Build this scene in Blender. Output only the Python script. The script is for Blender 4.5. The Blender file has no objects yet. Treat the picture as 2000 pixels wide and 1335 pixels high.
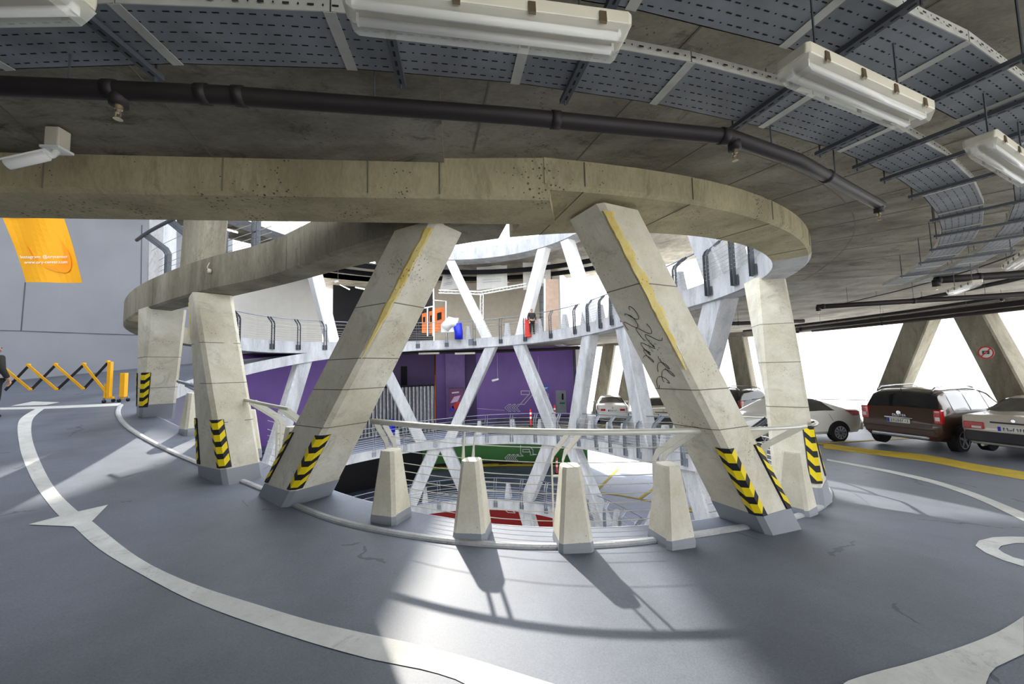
import bpy, math, random
from mathutils import Vector, Matrix
random.seed(7)
S = bpy.context.scene
COL = S.collection
PI = math.pi

# ---------------------------------------------------------------- camera
cam_d = bpy.data.cameras.new('camera'); cam = bpy.data.objects.new('camera', cam_d); COL.objects.link(cam)
cam_d.sensor_width = 36.0; cam_d.lens = 740*36/2000; cam_d.clip_start = .05; cam_d.clip_end = 400
cam.matrix_world = Matrix.Translation((0, 0, 1.6)) @ Matrix.Rotation(PI/2 + .0715, 4, 'X') @ Matrix.Rotation(-.025, 4, 'Z')
S.camera = cam

# ---------------------------------------------------------------- sky, sun, exposure
wd = bpy.data.worlds.new('sky'); S.world = wd; wd.use_nodes = True
bg = wd.node_tree.nodes['Background']; bg.inputs[0].default_value = (.93, .96, 1.0, 1); bg.inputs[1].default_value = 2.3
sun_d = bpy.data.lights.new('sun', 'SUN'); sun = bpy.data.objects.new('sun', sun_d); COL.objects.link(sun)
sun_d.energy = 4.2; sun_d.angle = .02; sun_d.color = (1, .95, .86)
sun_vec = Vector((-.26, .95, .80))                      # from the ground towards the sun
sun.rotation_euler = sun_vec.to_track_quat('Z', 'Y').to_euler()
S.view_settings.view_transform = 'Standard'; S.view_settings.look = 'None'
S.view_settings.exposure = .7; S.view_settings.gamma = 1.0; S.view_settings.use_curve_mapping = False
S.cycles.max_bounces = 8; S.cycles.diffuse_bounces = 5; S.cycles.use_denoising = True

# ---------------------------------------------------------------- materials
def srgb(r, g, b):
    f = lambda c: ((c/255 + .055)/1.055)**2.4 if c > 10 else c/255/12.92
    return (f(r), f(g), f(b), 1)
def new_mat(name):
    m = bpy.data.materials.new(name); m.use_nodes = True
    return m, m.node_tree, m.node_tree.nodes['Principled BSDF']
def nd(t, kind, **kw):
    n = t.nodes.new(kind)
    for k, v in kw.items():
        if k.startswith('i_'): n.inputs[k[2:].replace('_', ' ')].default_value = v
        else: setattr(n, k, v)
    return n
def plain(name, col, rough=.5, metal=0.0, emit=0.0, vary=.12, scale=3.0, coat=0.0, trans=0.0):
    m, t, b = new_mat(name)
    tc = nd(t, 'ShaderNodeTexCoord'); nz = nd(t, 'ShaderNodeTexNoise', i_Scale=scale, i_Detail=6.0)
    t.links.new(tc.outputs['Object'], nz.inputs['Vector'])
    rp = nd(t, 'ShaderNodeValToRGB'); t.links.new(nz.outputs[0], rp.inputs[0])
    rp.color_ramp.elements[0].position = .3; rp.color_ramp.elements[1].position = .7
    rp.color_ramp.elements[0].color = tuple(c*(1 - vary) for c in col[:3]) + (1,)
    rp.color_ramp.elements[1].color = tuple(min(1, c*(1 + vary)) for c in col[:3]) + (1,)
    t.links.new(rp.outputs[0], b.inputs['Base Color'])
    b.inputs['Roughness'].default_value = rough; b.inputs['Metallic'].default_value = metal
    b.inputs['Coat Weight'].default_value = coat; b.inputs['Transmission Weight'].default_value = trans
    if emit:
        b.inputs['Emission Color'].default_value = col; b.inputs['Emission Strength'].default_value = emit
    return m
def concrete(name, light, dark, pit=.5, stain=.5, bump=.25, scale=1.0, streak=(1, 1, 1), rough=.85, stain_col=(.035, .03, .02, 1)):
    m, t, b = new_mat(name); L = t.links.new
    tc = nd(t, 'ShaderNodeTexCoord'); mp = nd(t, 'ShaderNodeMapping'); L(tc.outputs['Object'], mp.inputs[0])
    mp.inputs['Scale'].default_value = tuple(s*scale for s in streak)
    n1 = nd(t, 'ShaderNodeTexNoise', i_Scale=1.3, i_Detail=9.0, i_Roughness=.65); L(mp.outputs[0], n1.inputs['Vector'])
    r1 = nd(t, 'ShaderNodeValToRGB'); L(n1.outputs[0], r1.inputs[0])
    r1.color_ramp.elements[0].position = .33; r1.color_ramp.elements[1].position = .66
    r1.color_ramp.elements[0].color = dark; r1.color_ramp.elements[1].color = light
    # fine grain
    n2 = nd(t, 'ShaderNodeTexNoise', i_Scale=38.0, i_Detail=5.0, i_Roughness=.7); L(mp.outputs[0], n2.inputs['Vector'])
    mg = nd(t, 'ShaderNodeMix', data_type='RGBA', blend_type='OVERLAY'); mg.inputs[0].default_value = .35
    L(r1.outputs[0], mg.inputs[6]); L(n2.outputs[0], mg.inputs[7])
    # air holes
    vo = nd(t, 'ShaderNodeTexVoronoi', i_Scale=26.0); L(tc.outputs['Object'], vo.inputs['Vector'])
    nm = nd(t, 'ShaderNodeTexNoise', i_Scale=2.2, i_Detail=3.0); L(tc.outputs['Object'], nm.inputs['Vector'])
    sz = nd(t, 'ShaderNodeMapRange'); L(nm.outputs[0], sz.inputs[0])
    sz.inputs[1].default_value = .45; sz.inputs[2].default_value = .7; sz.inputs[3].default_value = 0; sz.inputs[4].default_value = .28
    lt = nd(t, 'ShaderNodeMath', operation='LESS_THAN'); L(vo.outputs['Distance'], lt.inputs[0]); L(sz.outputs[0], lt.inputs[1])
    pm = nd(t, 'ShaderNodeMath', operation='MULTIPLY'); L(lt.outputs[0], pm.inputs[0]); pm.inputs[1].default_value = pit
    m2 = nd(t, 'ShaderNodeMix', data_type='RGBA'); L(pm.outputs[0], m2.inputs[0]); L(mg.outputs[2], m2.inputs[6]); m2.inputs[7].default_value = stain_col
    # dark weathering stains
    n3 = nd(t, 'ShaderNodeTexNoise', i_Scale=2.7, i_Detail=12.0, i_Roughness=.78); L(mp.outputs[0], n3.inputs['Vector'])
    n3.inputs['Distortion'].default_value = .8
    s3 = nd(t, 'ShaderNodeMapRange'); L(n3.outputs[0], s3.inputs[0])
    s3.inputs[1].default_value = .54; s3.inputs[2].default_value = .68; s3.inputs[3].default_value = 0; s3.inputs[4].default_value = stain
    m3 = nd(t, 'ShaderNodeMix', data_type='RGBA'); L(s3.outputs[0], m3.inputs[0]); L(m2.outputs[2], m3.inputs[6]); m3.inputs[7].default_value = stain_col
    L(m3.outputs[2], b.inputs['Base Color']); b.inputs['Roughness'].default_value = rough
    bp = nd(t, 'ShaderNodeBump'); bp.inputs['Strength'].default_value = bump; bp.inputs['Distance'].default_value = .01
    ad = nd(t, 'ShaderNodeMath', operation='SUBTRACT'); L(n2.outputs[0], ad.inputs[0]); L(lt.outputs[0], ad.inputs[1])
    L(ad.outputs[0], bp.inputs['Height']); L(bp.outputs[0], b.inputs['Normal'])
    return m
M_CREAM = concrete('cream column concrete', srgb(242, 238, 222), srgb(208, 200, 176), pit=.45, stain=.3)
M_SOFFIT = concrete('ceiling concrete', srgb(160, 154, 138), srgb(96, 89, 75), pit=.6, stain=.85, streak=(.7, 1.3, 1))
M_FASCIA = concrete('beam edge concrete', srgb(198, 186, 150), srgb(156, 146, 116), pit=.8, stain=.45, streak=(1, 1, .35))
M_BEAM = concrete('ring beam concrete', srgb(160, 155, 138), srgb(108, 102, 86), pit=.4, stain=.5, streak=(1.2, 1.2, .3))
M_PALE = concrete('skylit far concrete', srgb(206, 207, 210), srgb(160, 162, 166), pit=.2, stain=.4, streak=(1.4, 1.4, .35))  # cool pale copy of the concrete: sky light put into its colour
M_DAYLITC = concrete('daylit gallery column', srgb(244, 244, 242), srgb(216, 217, 220), pit=.1, stain=.15, streak=(1.4, 1.4, .35))  # paler copy of the concrete: gallery daylight put into the colour
M_PALE_DARK = concrete('far soffit concrete', srgb(176, 170, 158), srgb(120, 116, 108), pit=.3, stain=.4)
M_KERB = concrete('kerb concrete', srgb(196, 196, 196), srgb(160, 161, 164), pit=.3, stain=.3)
def floor_mat(name, light, dark, rough=.5):
    m, t, b = new_mat(name); L = t.links.new
    tc = nd(t, 'ShaderNodeTexCoord')
    n1 = nd(t, 'ShaderNodeTexNoise', i_Scale=.7, i_Detail=8.0, i_Roughness=.6); L(tc.outputs['Object'], n1.inputs['Vector'])
    r1 = nd(t, 'ShaderNodeValToRGB'); L(n1.outputs[0], r1.inputs[0])
    r1.color_ramp.elements[0].position = .35; r1.color_ramp.elements[1].position = .65
    r1.color_ramp.elements[0].color = dark; r1.color_ramp.elements[1].color = light
    n2 = nd(t, 'ShaderNodeTexNoise', i_Scale=90.0, i_Detail=6.0, i_Roughness=.85); L(tc.outputs['Object'], n2.inputs['Vector'])
    mg = nd(t, 'ShaderNodeMix', data_type='RGBA', blend_type='OVERLAY'); mg.inputs[0].default_value = .8
    L(r1.outputs[0], mg.inputs[6]); L(n2.outputs[0], mg.inputs[7])
    vo = nd(t, 'ShaderNodeTexVoronoi', i_Scale=.55, feature='DISTANCE_TO_EDGE')
    dn = nd(t, 'ShaderNodeTexNoise', i_Scale=2.5, i_Detail=4.0); L(tc.outputs['Object'], dn.inputs['Vector'])
    va = nd(t, 'ShaderNodeMix', data_type='VECTOR'); va.inputs[0].default_value = .35; L(tc.outputs['Object'], va.inputs[4]); L(dn.outputs[1], va.inputs[5])
    L(va.outputs[1], vo.inputs['Vector'])
    ck = nd(t, 'ShaderNodeMath', operation='LESS_THAN'); L(vo.outputs['Distance'], ck.inputs[0]); ck.inputs[1].default_value = .006
    mk = nd(t, 'ShaderNodeTexNoise', i_Scale=1.1, i_Detail=3.0); L(tc.outputs['Object'], mk.inputs['Vector'])
    g = nd(t, 'ShaderNodeMath', operation='GREATER_THAN'); L(mk.outputs[0], g.inputs[0]); g.inputs[1].default_value = .56
    mm = nd(t, 'ShaderNodeMath', operation='MULTIPLY'); L(ck.outputs[0], mm.inputs[0]); L(g.outputs[0], mm.inputs[1])
    mf = nd(t, 'ShaderNodeMath', operation='MULTIPLY'); L(mm.outputs[0], mf.inputs[0]); mf.inputs[1].default_value = .45
    m3 = nd(t, 'ShaderNodeMix', data_type='RGBA'); L(mf.outputs[0], m3.inputs[0]); L(mg.outputs[2], m3.inputs[6]); m3.inputs[7].default_value = (.012, .012, .016, 1)
    L(m3.outputs[2], b.inputs['Base Color'])
    rr = nd(t, 'ShaderNodeMapRange'); L(n1.outputs[0], rr.inputs[0]); rr.inputs[3].default_value = rough - .12; rr.inputs[4].default_value = rough + .15
    L(rr.outputs[0], b.inputs['Roughness'])
    bp = nd(t, 'ShaderNodeBump'); bp.inputs['Strength'].default_value = .2; bp.inputs['Distance'].default_value = .004
    L(n2.outputs[0], bp.inputs['Height']); L(bp.outputs[0], b.inputs['Normal'])
    return m
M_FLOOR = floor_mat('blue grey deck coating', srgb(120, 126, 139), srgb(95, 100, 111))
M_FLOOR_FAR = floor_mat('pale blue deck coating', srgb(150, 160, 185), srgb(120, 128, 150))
M_GREYPAINT = plain('grey base paint', srgb(150, 154, 162), .6, vary=.06)
M_WHITE = concrete('white road paint', srgb(232, 232, 228), srgb(206, 206, 202), pit=.2, stain=.35, scale=2.0, bump=.1, stain_col=(.16, .16, .15, 1))
M_YELLOW = concrete('yellow road paint', srgb(226, 196, 50), srgb(200, 172, 44), pit=.2, stain=.25, scale=2.0, bump=.1, stain_col=(.12, .1, .04, 1))
M_WALL = plain('grey white wall', srgb(160, 163, 170), .8, vary=.06, scale=.6)
M_WALL_WHITE = plain('white wall', srgb(240, 238, 232), .7, vary=.03)
M_WALL_BEIGE = plain('beige wall', srgb(238, 228, 210), .7, vary=.05)
M_PURPLE = plain('purple wall paint', srgb(136, 98, 184), .45, vary=.12, scale=.5)
M_PURPLE_SHADE = plain('shaded purple paint', srgb(76, 50, 104), .5, vary=.12, scale=.5)  # darker copy of the wall paint: recess shade put into the colour
M_GREEN = plain('green wall paint', srgb(40, 112, 32), .45, vary=.15, scale=.5)
M_RED = plain('red wall paint', srgb(156, 22, 18), .45, vary=.15, scale=.5)
M_BLACK = plain('black rubber', srgb(28, 28, 30), .6)
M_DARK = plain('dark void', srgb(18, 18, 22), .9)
M_SLOT = plain('slot shadow', srgb(30, 27, 22), .9)
M_GUARD = plain('guard yellow', srgb(250, 222, 20), .4, vary=.05)
M_PIPE = plain('dark brown pipe paint', srgb(36, 30, 29), .6, vary=.15)
M_STEEL = plain('galvanised steel', srgb(150, 156, 164), .42, metal=.7, vary=.1, scale=8)
M_RAILPAINT = plain('pale grey rail paint', srgb(214, 212, 200), .4, metal=.15, vary=.05, scale=8)
M_CABLE = plain('steel cable', srgb(212, 208, 198), .4, metal=.4)
M_DKSTEEL = plain('dark steel', srgb(92, 96, 102), .5, metal=.5, vary=.1)
M_TRAY = plain('galvanised tray', srgb(138, 141, 146), .55, metal=.2, vary=.2, scale=5)
M_TRAYEDGE = plain('tray flange', srgb(196, 196, 188), .5, metal=.3, vary=.15, scale=7)
M_FOAM = concrete('yellow foam', srgb(255, 240, 170), srgb(248, 218, 120), pit=.5, stain=.25, scale=4, bump=.8, stain_col=(.2, .09, .02, 1))
M_JOINT = plain('joint line', srgb(120, 114, 98), .9)
M_INK = plain('marker ink', srgb(70, 66, 56), .8)
M_PLASTIC = plain('aged white plastic', srgb(226, 220, 200), .35, vary=.06, scale=9)
M_LENS = plain('ribbed diffuser', srgb(232, 230, 218), .12, vary=.05, scale=14, coat=.5)
M_TUBE = plain('white tube', srgb(250, 250, 246), .2, vary=.01)
M_CLIP = plain('clip metal', srgb(120, 106, 84), .4, metal=.5)
M_BRASS = plain('sprinkler brass', srgb(200, 184, 150), .25, metal=.8)
M_SIGNW = plain('white wall line', srgb(228, 226, 232), .6)

# ---------------------------------------------------------------- mesh helpers
class MB:
    def __init__(s): s.v = []; s.f = []
    def face(s, *pts):
        n = len(s.v); s.v += [tuple(p) for p in pts]; s.f.append(tuple(range(n, n + len(pts)))); return s
    def loft(s, rings, cap=True, closed=True):
        n0 = len(s.v); k = len(rings[0])
        for r in rings: s.v += [tuple(p) for p in r]
        for i in range(len(rings) - 1):
            for j in range(k if closed else k - 1):
                a = n0 + i*k + j; b = n0 + i*k + (j + 1) % k
                s.f.append((a, b, b + k, a + k))
        if cap:
            s.f.append(tuple(n0 + j for j in reversed(range(k)))); s.f.append(tuple(n0 + (len(rings) - 1)*k + j for j in range(k)))
        return s
    def box(s, c, d, rz=0.0, tilt=None):
        x, y, z = (q/2 for q in d); R = Matrix.Rotation(rz, 3, 'Z')
        if tilt is not None: R = tilt
        P = lambda a, b, e: Vector(c) + R @ Vector((a, b, e))
        return s.loft([[P(-x, -y, -z), P(x, -y, -z), P(x, y, -z), P(-x, y, -z)], [P(-x, -y, z), P(x, -y, z), P(x, y, z), P(-x, y, z)]])
    def tube(s, path, r, n=8, cap=True):
        path = [Vector(p) for p in path]; rings = []
        for i, p in enumerate(path):
            d = (path[min(i + 1, len(path) - 1)] - path[max(i - 1, 0)]).normalized()
            up = Vector((0, 0, 1)) if abs(d.z) < .93 else Vector((1, 0, 0))
            a = d.cross(up).normalized(); b = a.cross(d)
            rr = r[i] if isinstance(r, (list, tuple)) else r
            rings.append([p + (a*math.cos(2*PI*k/n) + b*math.sin(2*PI*k/n))*rr for k in range(n)])
        return s.loft(rings, cap)
    def bar(s, path, side, w, t):
        """flat bar: path of points, side = unit vector along its width w, thickness t across"""
        path = [Vector(p) for p in path]; side = Vector(side); rings = []
        for i, p in enumerate(path):
            d = (path[min(i + 1, len(path) - 1)] - path[max(i - 1, 0)]).normalized()
            nn = d.cross(side).normalized()
            rings.append([p + side*a*w/2 + nn*b*t/2 for a, b in ((-1, -1), (1, -1), (1, 1), (-1, 1))])
        return s.loft(rings)
def mesh_of(mb, name, mat, o=(0, 0, 0), smooth=False):
    me = bpy.data.meshes.new(name); ox, oy, oz = o
    me.from_pydata([(x - ox, y - oy, z - oz) for x, y, z in mb.v], [], mb.f); me.update()
    me.materials.append(mat)
    if smooth:
        for p in me.polygons: p.use_smooth = True
    return me
def obj(name, mb, mat, parent=None, smooth=False, kind=None, label=None, o=None):
    """a mesh object; points are world points (or local to the parent when the parent sits at the origin o)"""
    if o is None: o = tuple(parent['_o']) if parent is not None and '_o' in parent else (0, 0, 0)
    ob = bpy.data.objects.new(name, mesh_of(mb, name, mat, o, smooth)); COL.objects.link(ob)
    if parent is not None: ob.parent = parent
    if parent is not None and '_o' in parent: ob['_o'] = tuple(o)
    if kind: ob['kind'] = kind
    if label: ob['label'] = label
    return ob
def thing(name, label, cat, o=(0, 0, 0), group=None, rz=0.0, world=True):
    e = bpy.data.objects.new(name, None); COL.objects.link(e); e.empty_display_size = .2
    e.location = o; e.rotation_euler = (0, 0, rz); e['label'] = label; e['category'] = cat
    if group: e['group'] = group
    e['_o'] = tuple(o) if world else (0.0, 0.0, 0.0)
    return e
def struct(name, mb, mat, smooth=False):
    o = obj(name, mb, mat, smooth=smooth); o['kind'] = 'structure'; return o
def tag(o, label, cat, group=None):
    o['label'] = label; o['category'] = cat
    if group: o['group'] = group
    return o
def copy_tree(o, parent=None):
    c = o.copy(); COL.objects.link(c)
    if parent is not None: c.parent = parent
    for ch in list(o.children): copy_tree(ch, c)
    return c
def bevel(o, w, seg=2):
    m = o.modifiers.new('bevel', 'BEVEL'); m.width = w; m.segments = seg; m.limit_method = 'ANGLE'; m.angle_limit = math.radians(35); return o

# ---------------------------------------------------------------- plan of the building
CX, CY = -1.7, 11.0            # centre of the atrium
STEP = 15
# distance from the atrium centre every 15 degrees (0 = south, 90 = east, 180 = north, -90 = west)
R_EDGE = {-180: 9.3, -165: 9.6, -150: 9.72, -135: 9.7, -120: 9.45, -105: 8.98, -90: 8.3, -75: 7.47, -60: 6.64, -45: 5.97, -30: 5.63, -15: 5.69, 0: 6.24, 15: 7.08, 30: 7.57, 45: 7.73, 60: 7.64, 75: 7.09, 90: 6.47, 105: 6.25, 120: 6.52, 135: 7.15, 150: 7.97, 165: 8.73}
R_UP = dict(R_EDGE)             # inner edge of the level above
R_CURB = dict(R_EDGE)
R_CURB.update({-120: 9.94, -105: 9.4, -90: 8.67, -75: 7.82, -60: 6.97, -45: 6.33, -30: 6.03, -15: 6.19, 0: 6.95, 15: 7.62, 30: 7.95, 45: 8.23, 60: 8.19, 75: 7.66, 90: 7.06, 105: 6.85})
R_BEAM = dict(R_EDGE)          # outer face of the ring beam under the ceiling
R_BEAM.update({-120: 9.95, -105: 9.4, -90: 8.6, -75: 7.75, -60: 6.93, -45: 6.35, -30: 6.07, -15: 6.07, 0: 6.85, 15: 7.86, 30: 8.14, 45: 8.27, 60: 8.14, 75: 7.56, 90: 6.97, 105: 6.78})
for k in (120, 135, 150, 165, -180, -165, -150, -135):
    R_CURB[k] = R_EDGE[k] + .6; R_BEAM[k] = R_EDGE[k] + .6
R_EDGE.update({-60: 6.3, -45: 5.62, -30: 5.35, -15: 5.55})
def radius(tab, th):
    u = (th + 180.0) / STEP; i = math.floor(u); t = u - i
    g = lambda k: tab[int(((i + k) * STEP) % 360 - 180)]
    a, b, c, d = g(-1), g(0), g(1), g(2)
    return .5 * (2*b + (c - a)*t + (2*a - 5*b + 4*c - d)*t*t + (3*b - a - 3*c + d)*t**3)
def ring(tab, th, off=0.0):
    r = radius(tab, th) + off; a = math.radians(th)
    return CX + r*math.sin(a), CY - r*math.cos(a)
def lerp_tab(tab, x):
    if x <= tab[0][0]: return tab[0][1]
    for (x0, y0), (x1, y1) in zip(tab, tab[1:]):
        if x <= x1: 
            t = (x - x0)/(x1 - x0); return y0 + (y1 - y0)*t
    return tab[-1][1]
Z_DECK = [(-180, 3.3), (-160, 3.15), (-135, 2.75), (-120, 2.3), (-110, 1.95), (-100, 1.6), (-90, 1.28), (-75, 1.0), (-60, .74), (-45, .48), (-30, .25), (-15, .1), (0, 0), (30, -.15), (60, -.5), (120, -1.31), (180, -1.87), (215, -2.25), (260, -2.7), (360, -3.5)]
def smooth_tab(tab, x, w=6.0):
    return sum(lerp_tab(tab, x + d*w/3) for d in (-3, -2, -1, 0, 1, 2, 3))/7
def z_deck(th): return smooth_tab(Z_DECK, th)
Z_UP = [(-180, 3.28), (-120, 2.99), (-90, 3.16), (-45, 3.33), (0, 3.5), (60, 3.76), (120, 3.54), (180, 3.28)]
def wrap(th): return (th + 180) % 360 - 180
def z_up(th): return smooth_tab(Z_UP, wrap(th)) 
def th_of(x, y): return math.degrees(math.atan2(x - CX, CY - y))
# ---------------------------------------------------------------- decks, kerbs, ring beams
def arange(a, b, step):
    n = max(1, int(round((b - a)/step))); return [a + (b - a)*i/n for i in range(n + 1)]
def rp(th, r, z):
    a = math.radians(th); return (CX + r*math.sin(a), CY - r*math.cos(a), z)
def sweep(ths, section):
    """section(th) -> list of (r, z); swept round the atrium"""
    m = MB(); m.loft([[rp(t, r, z) for r, z in section(t)] for t in ths]); return m
def outer_r(th):
    return lerp_tab([(-180, 16.5), (-150, 17.5), (-110, 17.8), (-70, 17.8), (-30, 16), (0, 16), (60, 17.6), (120, 17.6), (180, 16.5)], wrap(th))
def deck(name, t0, t1, zf, mat, thick=.35):
    m = MB(); ths = arange(t0, t1, 3)
    for t in ths: pass
    rows = []
    for t in ths:
        a, b = radius(R_EDGE, wrap(t)), outer_r(t); z = zf(t)
        rows.append([rp(t, a, z - thick)] + [rp(t, a + (b - a)*k/5, z) for k in range(6)] + [rp(t, b, z - thick)])
    m.loft(rows); return struct(name, m, mat)
floor = deck('floor', -178, 178, z_deck, M_FLOOR)
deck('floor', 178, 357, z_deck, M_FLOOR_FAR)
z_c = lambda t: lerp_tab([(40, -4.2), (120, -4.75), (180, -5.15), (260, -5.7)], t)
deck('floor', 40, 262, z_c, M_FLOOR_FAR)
m = MB(); m.face(*[rp(t, 18.5, -9.3) for t in range(0, 360, 10)]); struct('floor', m, M_DARK)
# strip of the deck between kerb and void is edged by a fascia, and the kerb itself
def kerb(t0, t1):
    def sec(t):
        r = radius(R_CURB, t); z = z_deck(t)
        return [(r, z - .02), (r, z + .022), (r - .02, z + .036), (r - .065, z + .036), (r - .085, z + .022), (r - .095, z - .02)]
    return sweep(arange(t0, t1, 1.5), sec)
struct('trim_1', kerb(-74, -9.5), M_KERB)
struct('trim_2', kerb(-9.5, 31), M_KERB)
struct('trim_3', kerb(31, 100), M_KERB)
def ring_fascia(name, t0, t1, zf, h, mat, tab=R_EDGE, w=.25, up=.0):
    return struct(name, sweep(arange(t0, t1, 3), lambda t: [(radius(tab, wrap(t)) - .012, zf(t) - h), (radius(tab, wrap(t)) - .012, zf(t) + up), (radius(tab, wrap(t)) + w, zf(t) + up - .012), (radius(tab, wrap(t)) + w, zf(t) - h)]), mat)
ring_fascia('trim_4', -176, 60, z_deck, .42, M_PALE)
ring_fascia('trim_5', 60, 357, z_deck, .45, M_PALE)
ring_fascia('trim_6', 42, 262, z_c, .5, M_PALE)
# upper ring beam, all the way round (east and west of the point where the straight beam leaves it)
R_BEAMW = dict(R_BEAM); R_BEAM.update({-15: 8.4, 0: 8.34, 15: 8.26, 30: 8.3, 45: 8.27})
def beam_sec(t, tab=None):
    w = wrap(t); a, b = radius(R_UP, w), radius(tab or R_BEAM, w); z = z_up(t)
    return [(a, z - .47), (a + .03, z - .49), (b - .04, z - .49), (b, z - .46), (b, z + .03), (a, z + .03)]
struct('trim_7', sweep(arange(-112, 13, 2.4), lambda t: beam_sec(t, R_BEAMW)), M_BEAM)
struct('trim_8', sweep(arange(14.0, 50, 2), beam_sec), M_FASCIA)
struct('trim_9', sweep(arange(50, 250, 2.5), beam_sec), M_PALE)
# ceiling: slab over the drive lane, curved part and the straight-edged part to the left
def up_deck(name, t0, t1, mat):
    rows = []
    for t in arange(t0, t1, 3):
        a = radius(R_UP, wrap(t)) + .1; b = outer_r(t) if t < 236 else a + 1.6; z = z_up(t)
        rows.append([rp(t, a, z - .24), rp(t, (a + b)/2, z - .24), rp(t, b, z - .24), rp(t, b, z), rp(t, (a + b)/2, z), rp(t, a, z)])
    m = MB(); m.loft(rows); return struct(name, m, mat)
up_deck('ceiling', 8.4, 75, M_SOFFIT)
up_deck('ceiling', 75, 236, M_PALE_DARK); up_deck('ceiling', 236.1, 250, M_PALE_DARK)
xe, ye = ring(R_UP, 8.4, .25)
m = MB(); lo = [(xe, ye), (xe - 6, ye - .62), (-19, ye - 1.9), (-19, -7), (xe + .2, -7), (rp(8.4, 16, 0)[0], rp(8.4, 16, 0)[1])]
m.loft([[(x, y, 3.26) for x, y in lo], [(x, y, 3.5) for x, y in lo]]); struct('ceiling', m, M_SOFFIT)
# the straight beam that leaves the ring beam to the left
L0 = (-0.6, 3.51, 2.95); L1 = (-4.33, 3.14, 2.95); O0 = (0.24, 2.97, 2.98); O1 = (-3.66, 2.64, 2.95)
def ext(p, q, s): return (p[0] + (q[0] - p[0])*s, p[1] + (q[1] - p[1])*s)
O0 = ring(R_BEAM, 14.3); L0 = ext(L0, L1, -.28)
a0, a1, b0, b1 = L0, ext(L0, L1, 4.2), O0, ext(O0, O1, 4.2)
m = MB(); sec = lambda a, b: [(a[0], a[1], 3.01), (a[0] - .0, a[1] - .04, 2.98), (b[0], b[1] + .04, 2.98), (b[0], b[1], 3.01), (b[0], b[1], 3.5), (a[0], a[1], 3.5)]
m.loft([sec(a0, b0), sec(a1, b1)]); struct('trim_10', m, M_FASCIA)
def face_joint(parent, p, q, w=.012):
    p, q = Vector(p), Vector(q); m = MB(); m.tube([p, q], w/2, 4); obj('joint', m, M_JOINT, parent)
tb = bpy.data.objects['trim_10']
for f in [0.9321608040201004, 0.6256281407035176, 0.35929648241206025, 0.22110552763819094]:
    x, y = b0[0] + (O1[0] - b0[0])*f, b0[1] + (O1[1] - b0[1])*f; face_joint(tb, (x, y - .002, 3.0), (x, y - .002, 3.28))
for th in (16.5, 24.5, 34, 46):
    r_ = radius(R_BEAM, th) + .002; face_joint(bpy.data.objects['trim_8'], rp(th, r_, z_up(th) - .46), rp(th, r_, z_up(th) - .25))
    face_joint(bpy.data.objects['trim_8'], rp(th, r_ - .04, z_up(th) - .491), rp(th, radius(R_UP, th) + .03, z_up(th) - .491))
for th in (-80, -66, -46, -28, -12):
    r_ = radius(R_BEAMW, th) + .002; face_joint(bpy.data.objects['trim_7'], rp(th, r_, z_up(th) - .46), rp(th, r_, z_up(th)))
# ring beam and deck of the storey above that
z_u = lambda t: 8.35
struct('trim_11', sweep(arange(-180, 180, 3), lambda t: [(radius(R_UP, wrap(t)), 7.66), (radius(R_UP, wrap(t)) + .9, 7.62), (radius(R_UP, wrap(t)) + .9, 8.3), (radius(R_UP, wrap(t)), 8.3)]), M_PALE)
def ring_slab(t0, t1, z, th, r1=None):
    return sweep(arange(t0, t1, 4), lambda t: [(radius(R_UP, wrap(t)) + .65, z), (r1 or outer_r(t), z), (r1 or outer_r(t), z + th), (radius(R_UP, wrap(t)) + .65, z + th)])
struct('ceiling', ring_slab(-36, 232, 8.0, .3), M_PALE_DARK); struct('ceiling', sweep(arange(196, 232, 4), lambda t: [(16, 8.0), (21, 8.0), (21, 8.3), (16, 8.3)]), M_SOFFIT); struct('ceiling', ring_slab(232, 252, 8.0, .3, 13.0), M_SOFFIT)
# perimeter beam under the ceiling on the open side
struct('trim_12', sweep(arange(38, 156, 3), lambda t: [(17.0, 3.02), (17.6, 3.02), (17.6, 3.6), (17.0, 3.6)]), M_PALE_DARK)
struct('ceiling', sweep(arange(-126, -36, 5), lambda t: [(10.2, 10.6), (17.6, 10.6), (17.6, 10.9), (10.2, 10.9)]), M_PALE_DARK)  # unseen slab added above the left ramp to darken the wall there
# unseen roof added to shape the daylight: translucent panels, gaps for sun patches
m_, t_, b_ = new_mat('translucent daylight screen')
tr = nd(t_, 'ShaderNodeBsdfTranslucent'); tr.inputs[0].default_value = (.72, .76, .82, 1)
t_.links.new(tr.outputs[0], t_.nodes['Material Output'].inputs[0]); M_ROOF = m_
holes = [(-4.75, -2.75, 16.2, 19.0), (-10.7, -9.2, 18.4, 20.8), (.6, 2.2, 19.8, 22.6), (2.9, 3.9, 20.2, 21.4), (3.6, 5.4, 24.2, 25.6)]
xs = sorted({-20, 18} | {h[0] for h in holes} | {h[1] for h in holes}); ys = sorted({-6, 4, 31} | {h[2] for h in holes} | {h[3] for h in holes})
m = MB()
for i in range(len(xs) - 1):
    for j in range(len(ys) - 1):
        cx, cy = (xs[i] + xs[i + 1])/2, (ys[j] + ys[j + 1])/2
        if not any(h[0] < cx < h[1] and h[2] < cy < h[3] for h in holes):
            m.face((xs[i], ys[j], 12.2), (xs[i + 1], ys[j], 12.2), (xs[i + 1], ys[j + 1], 12.2), (xs[i], ys[j + 1], 12.2))
struct('ceiling', m, M_ROOF)
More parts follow.
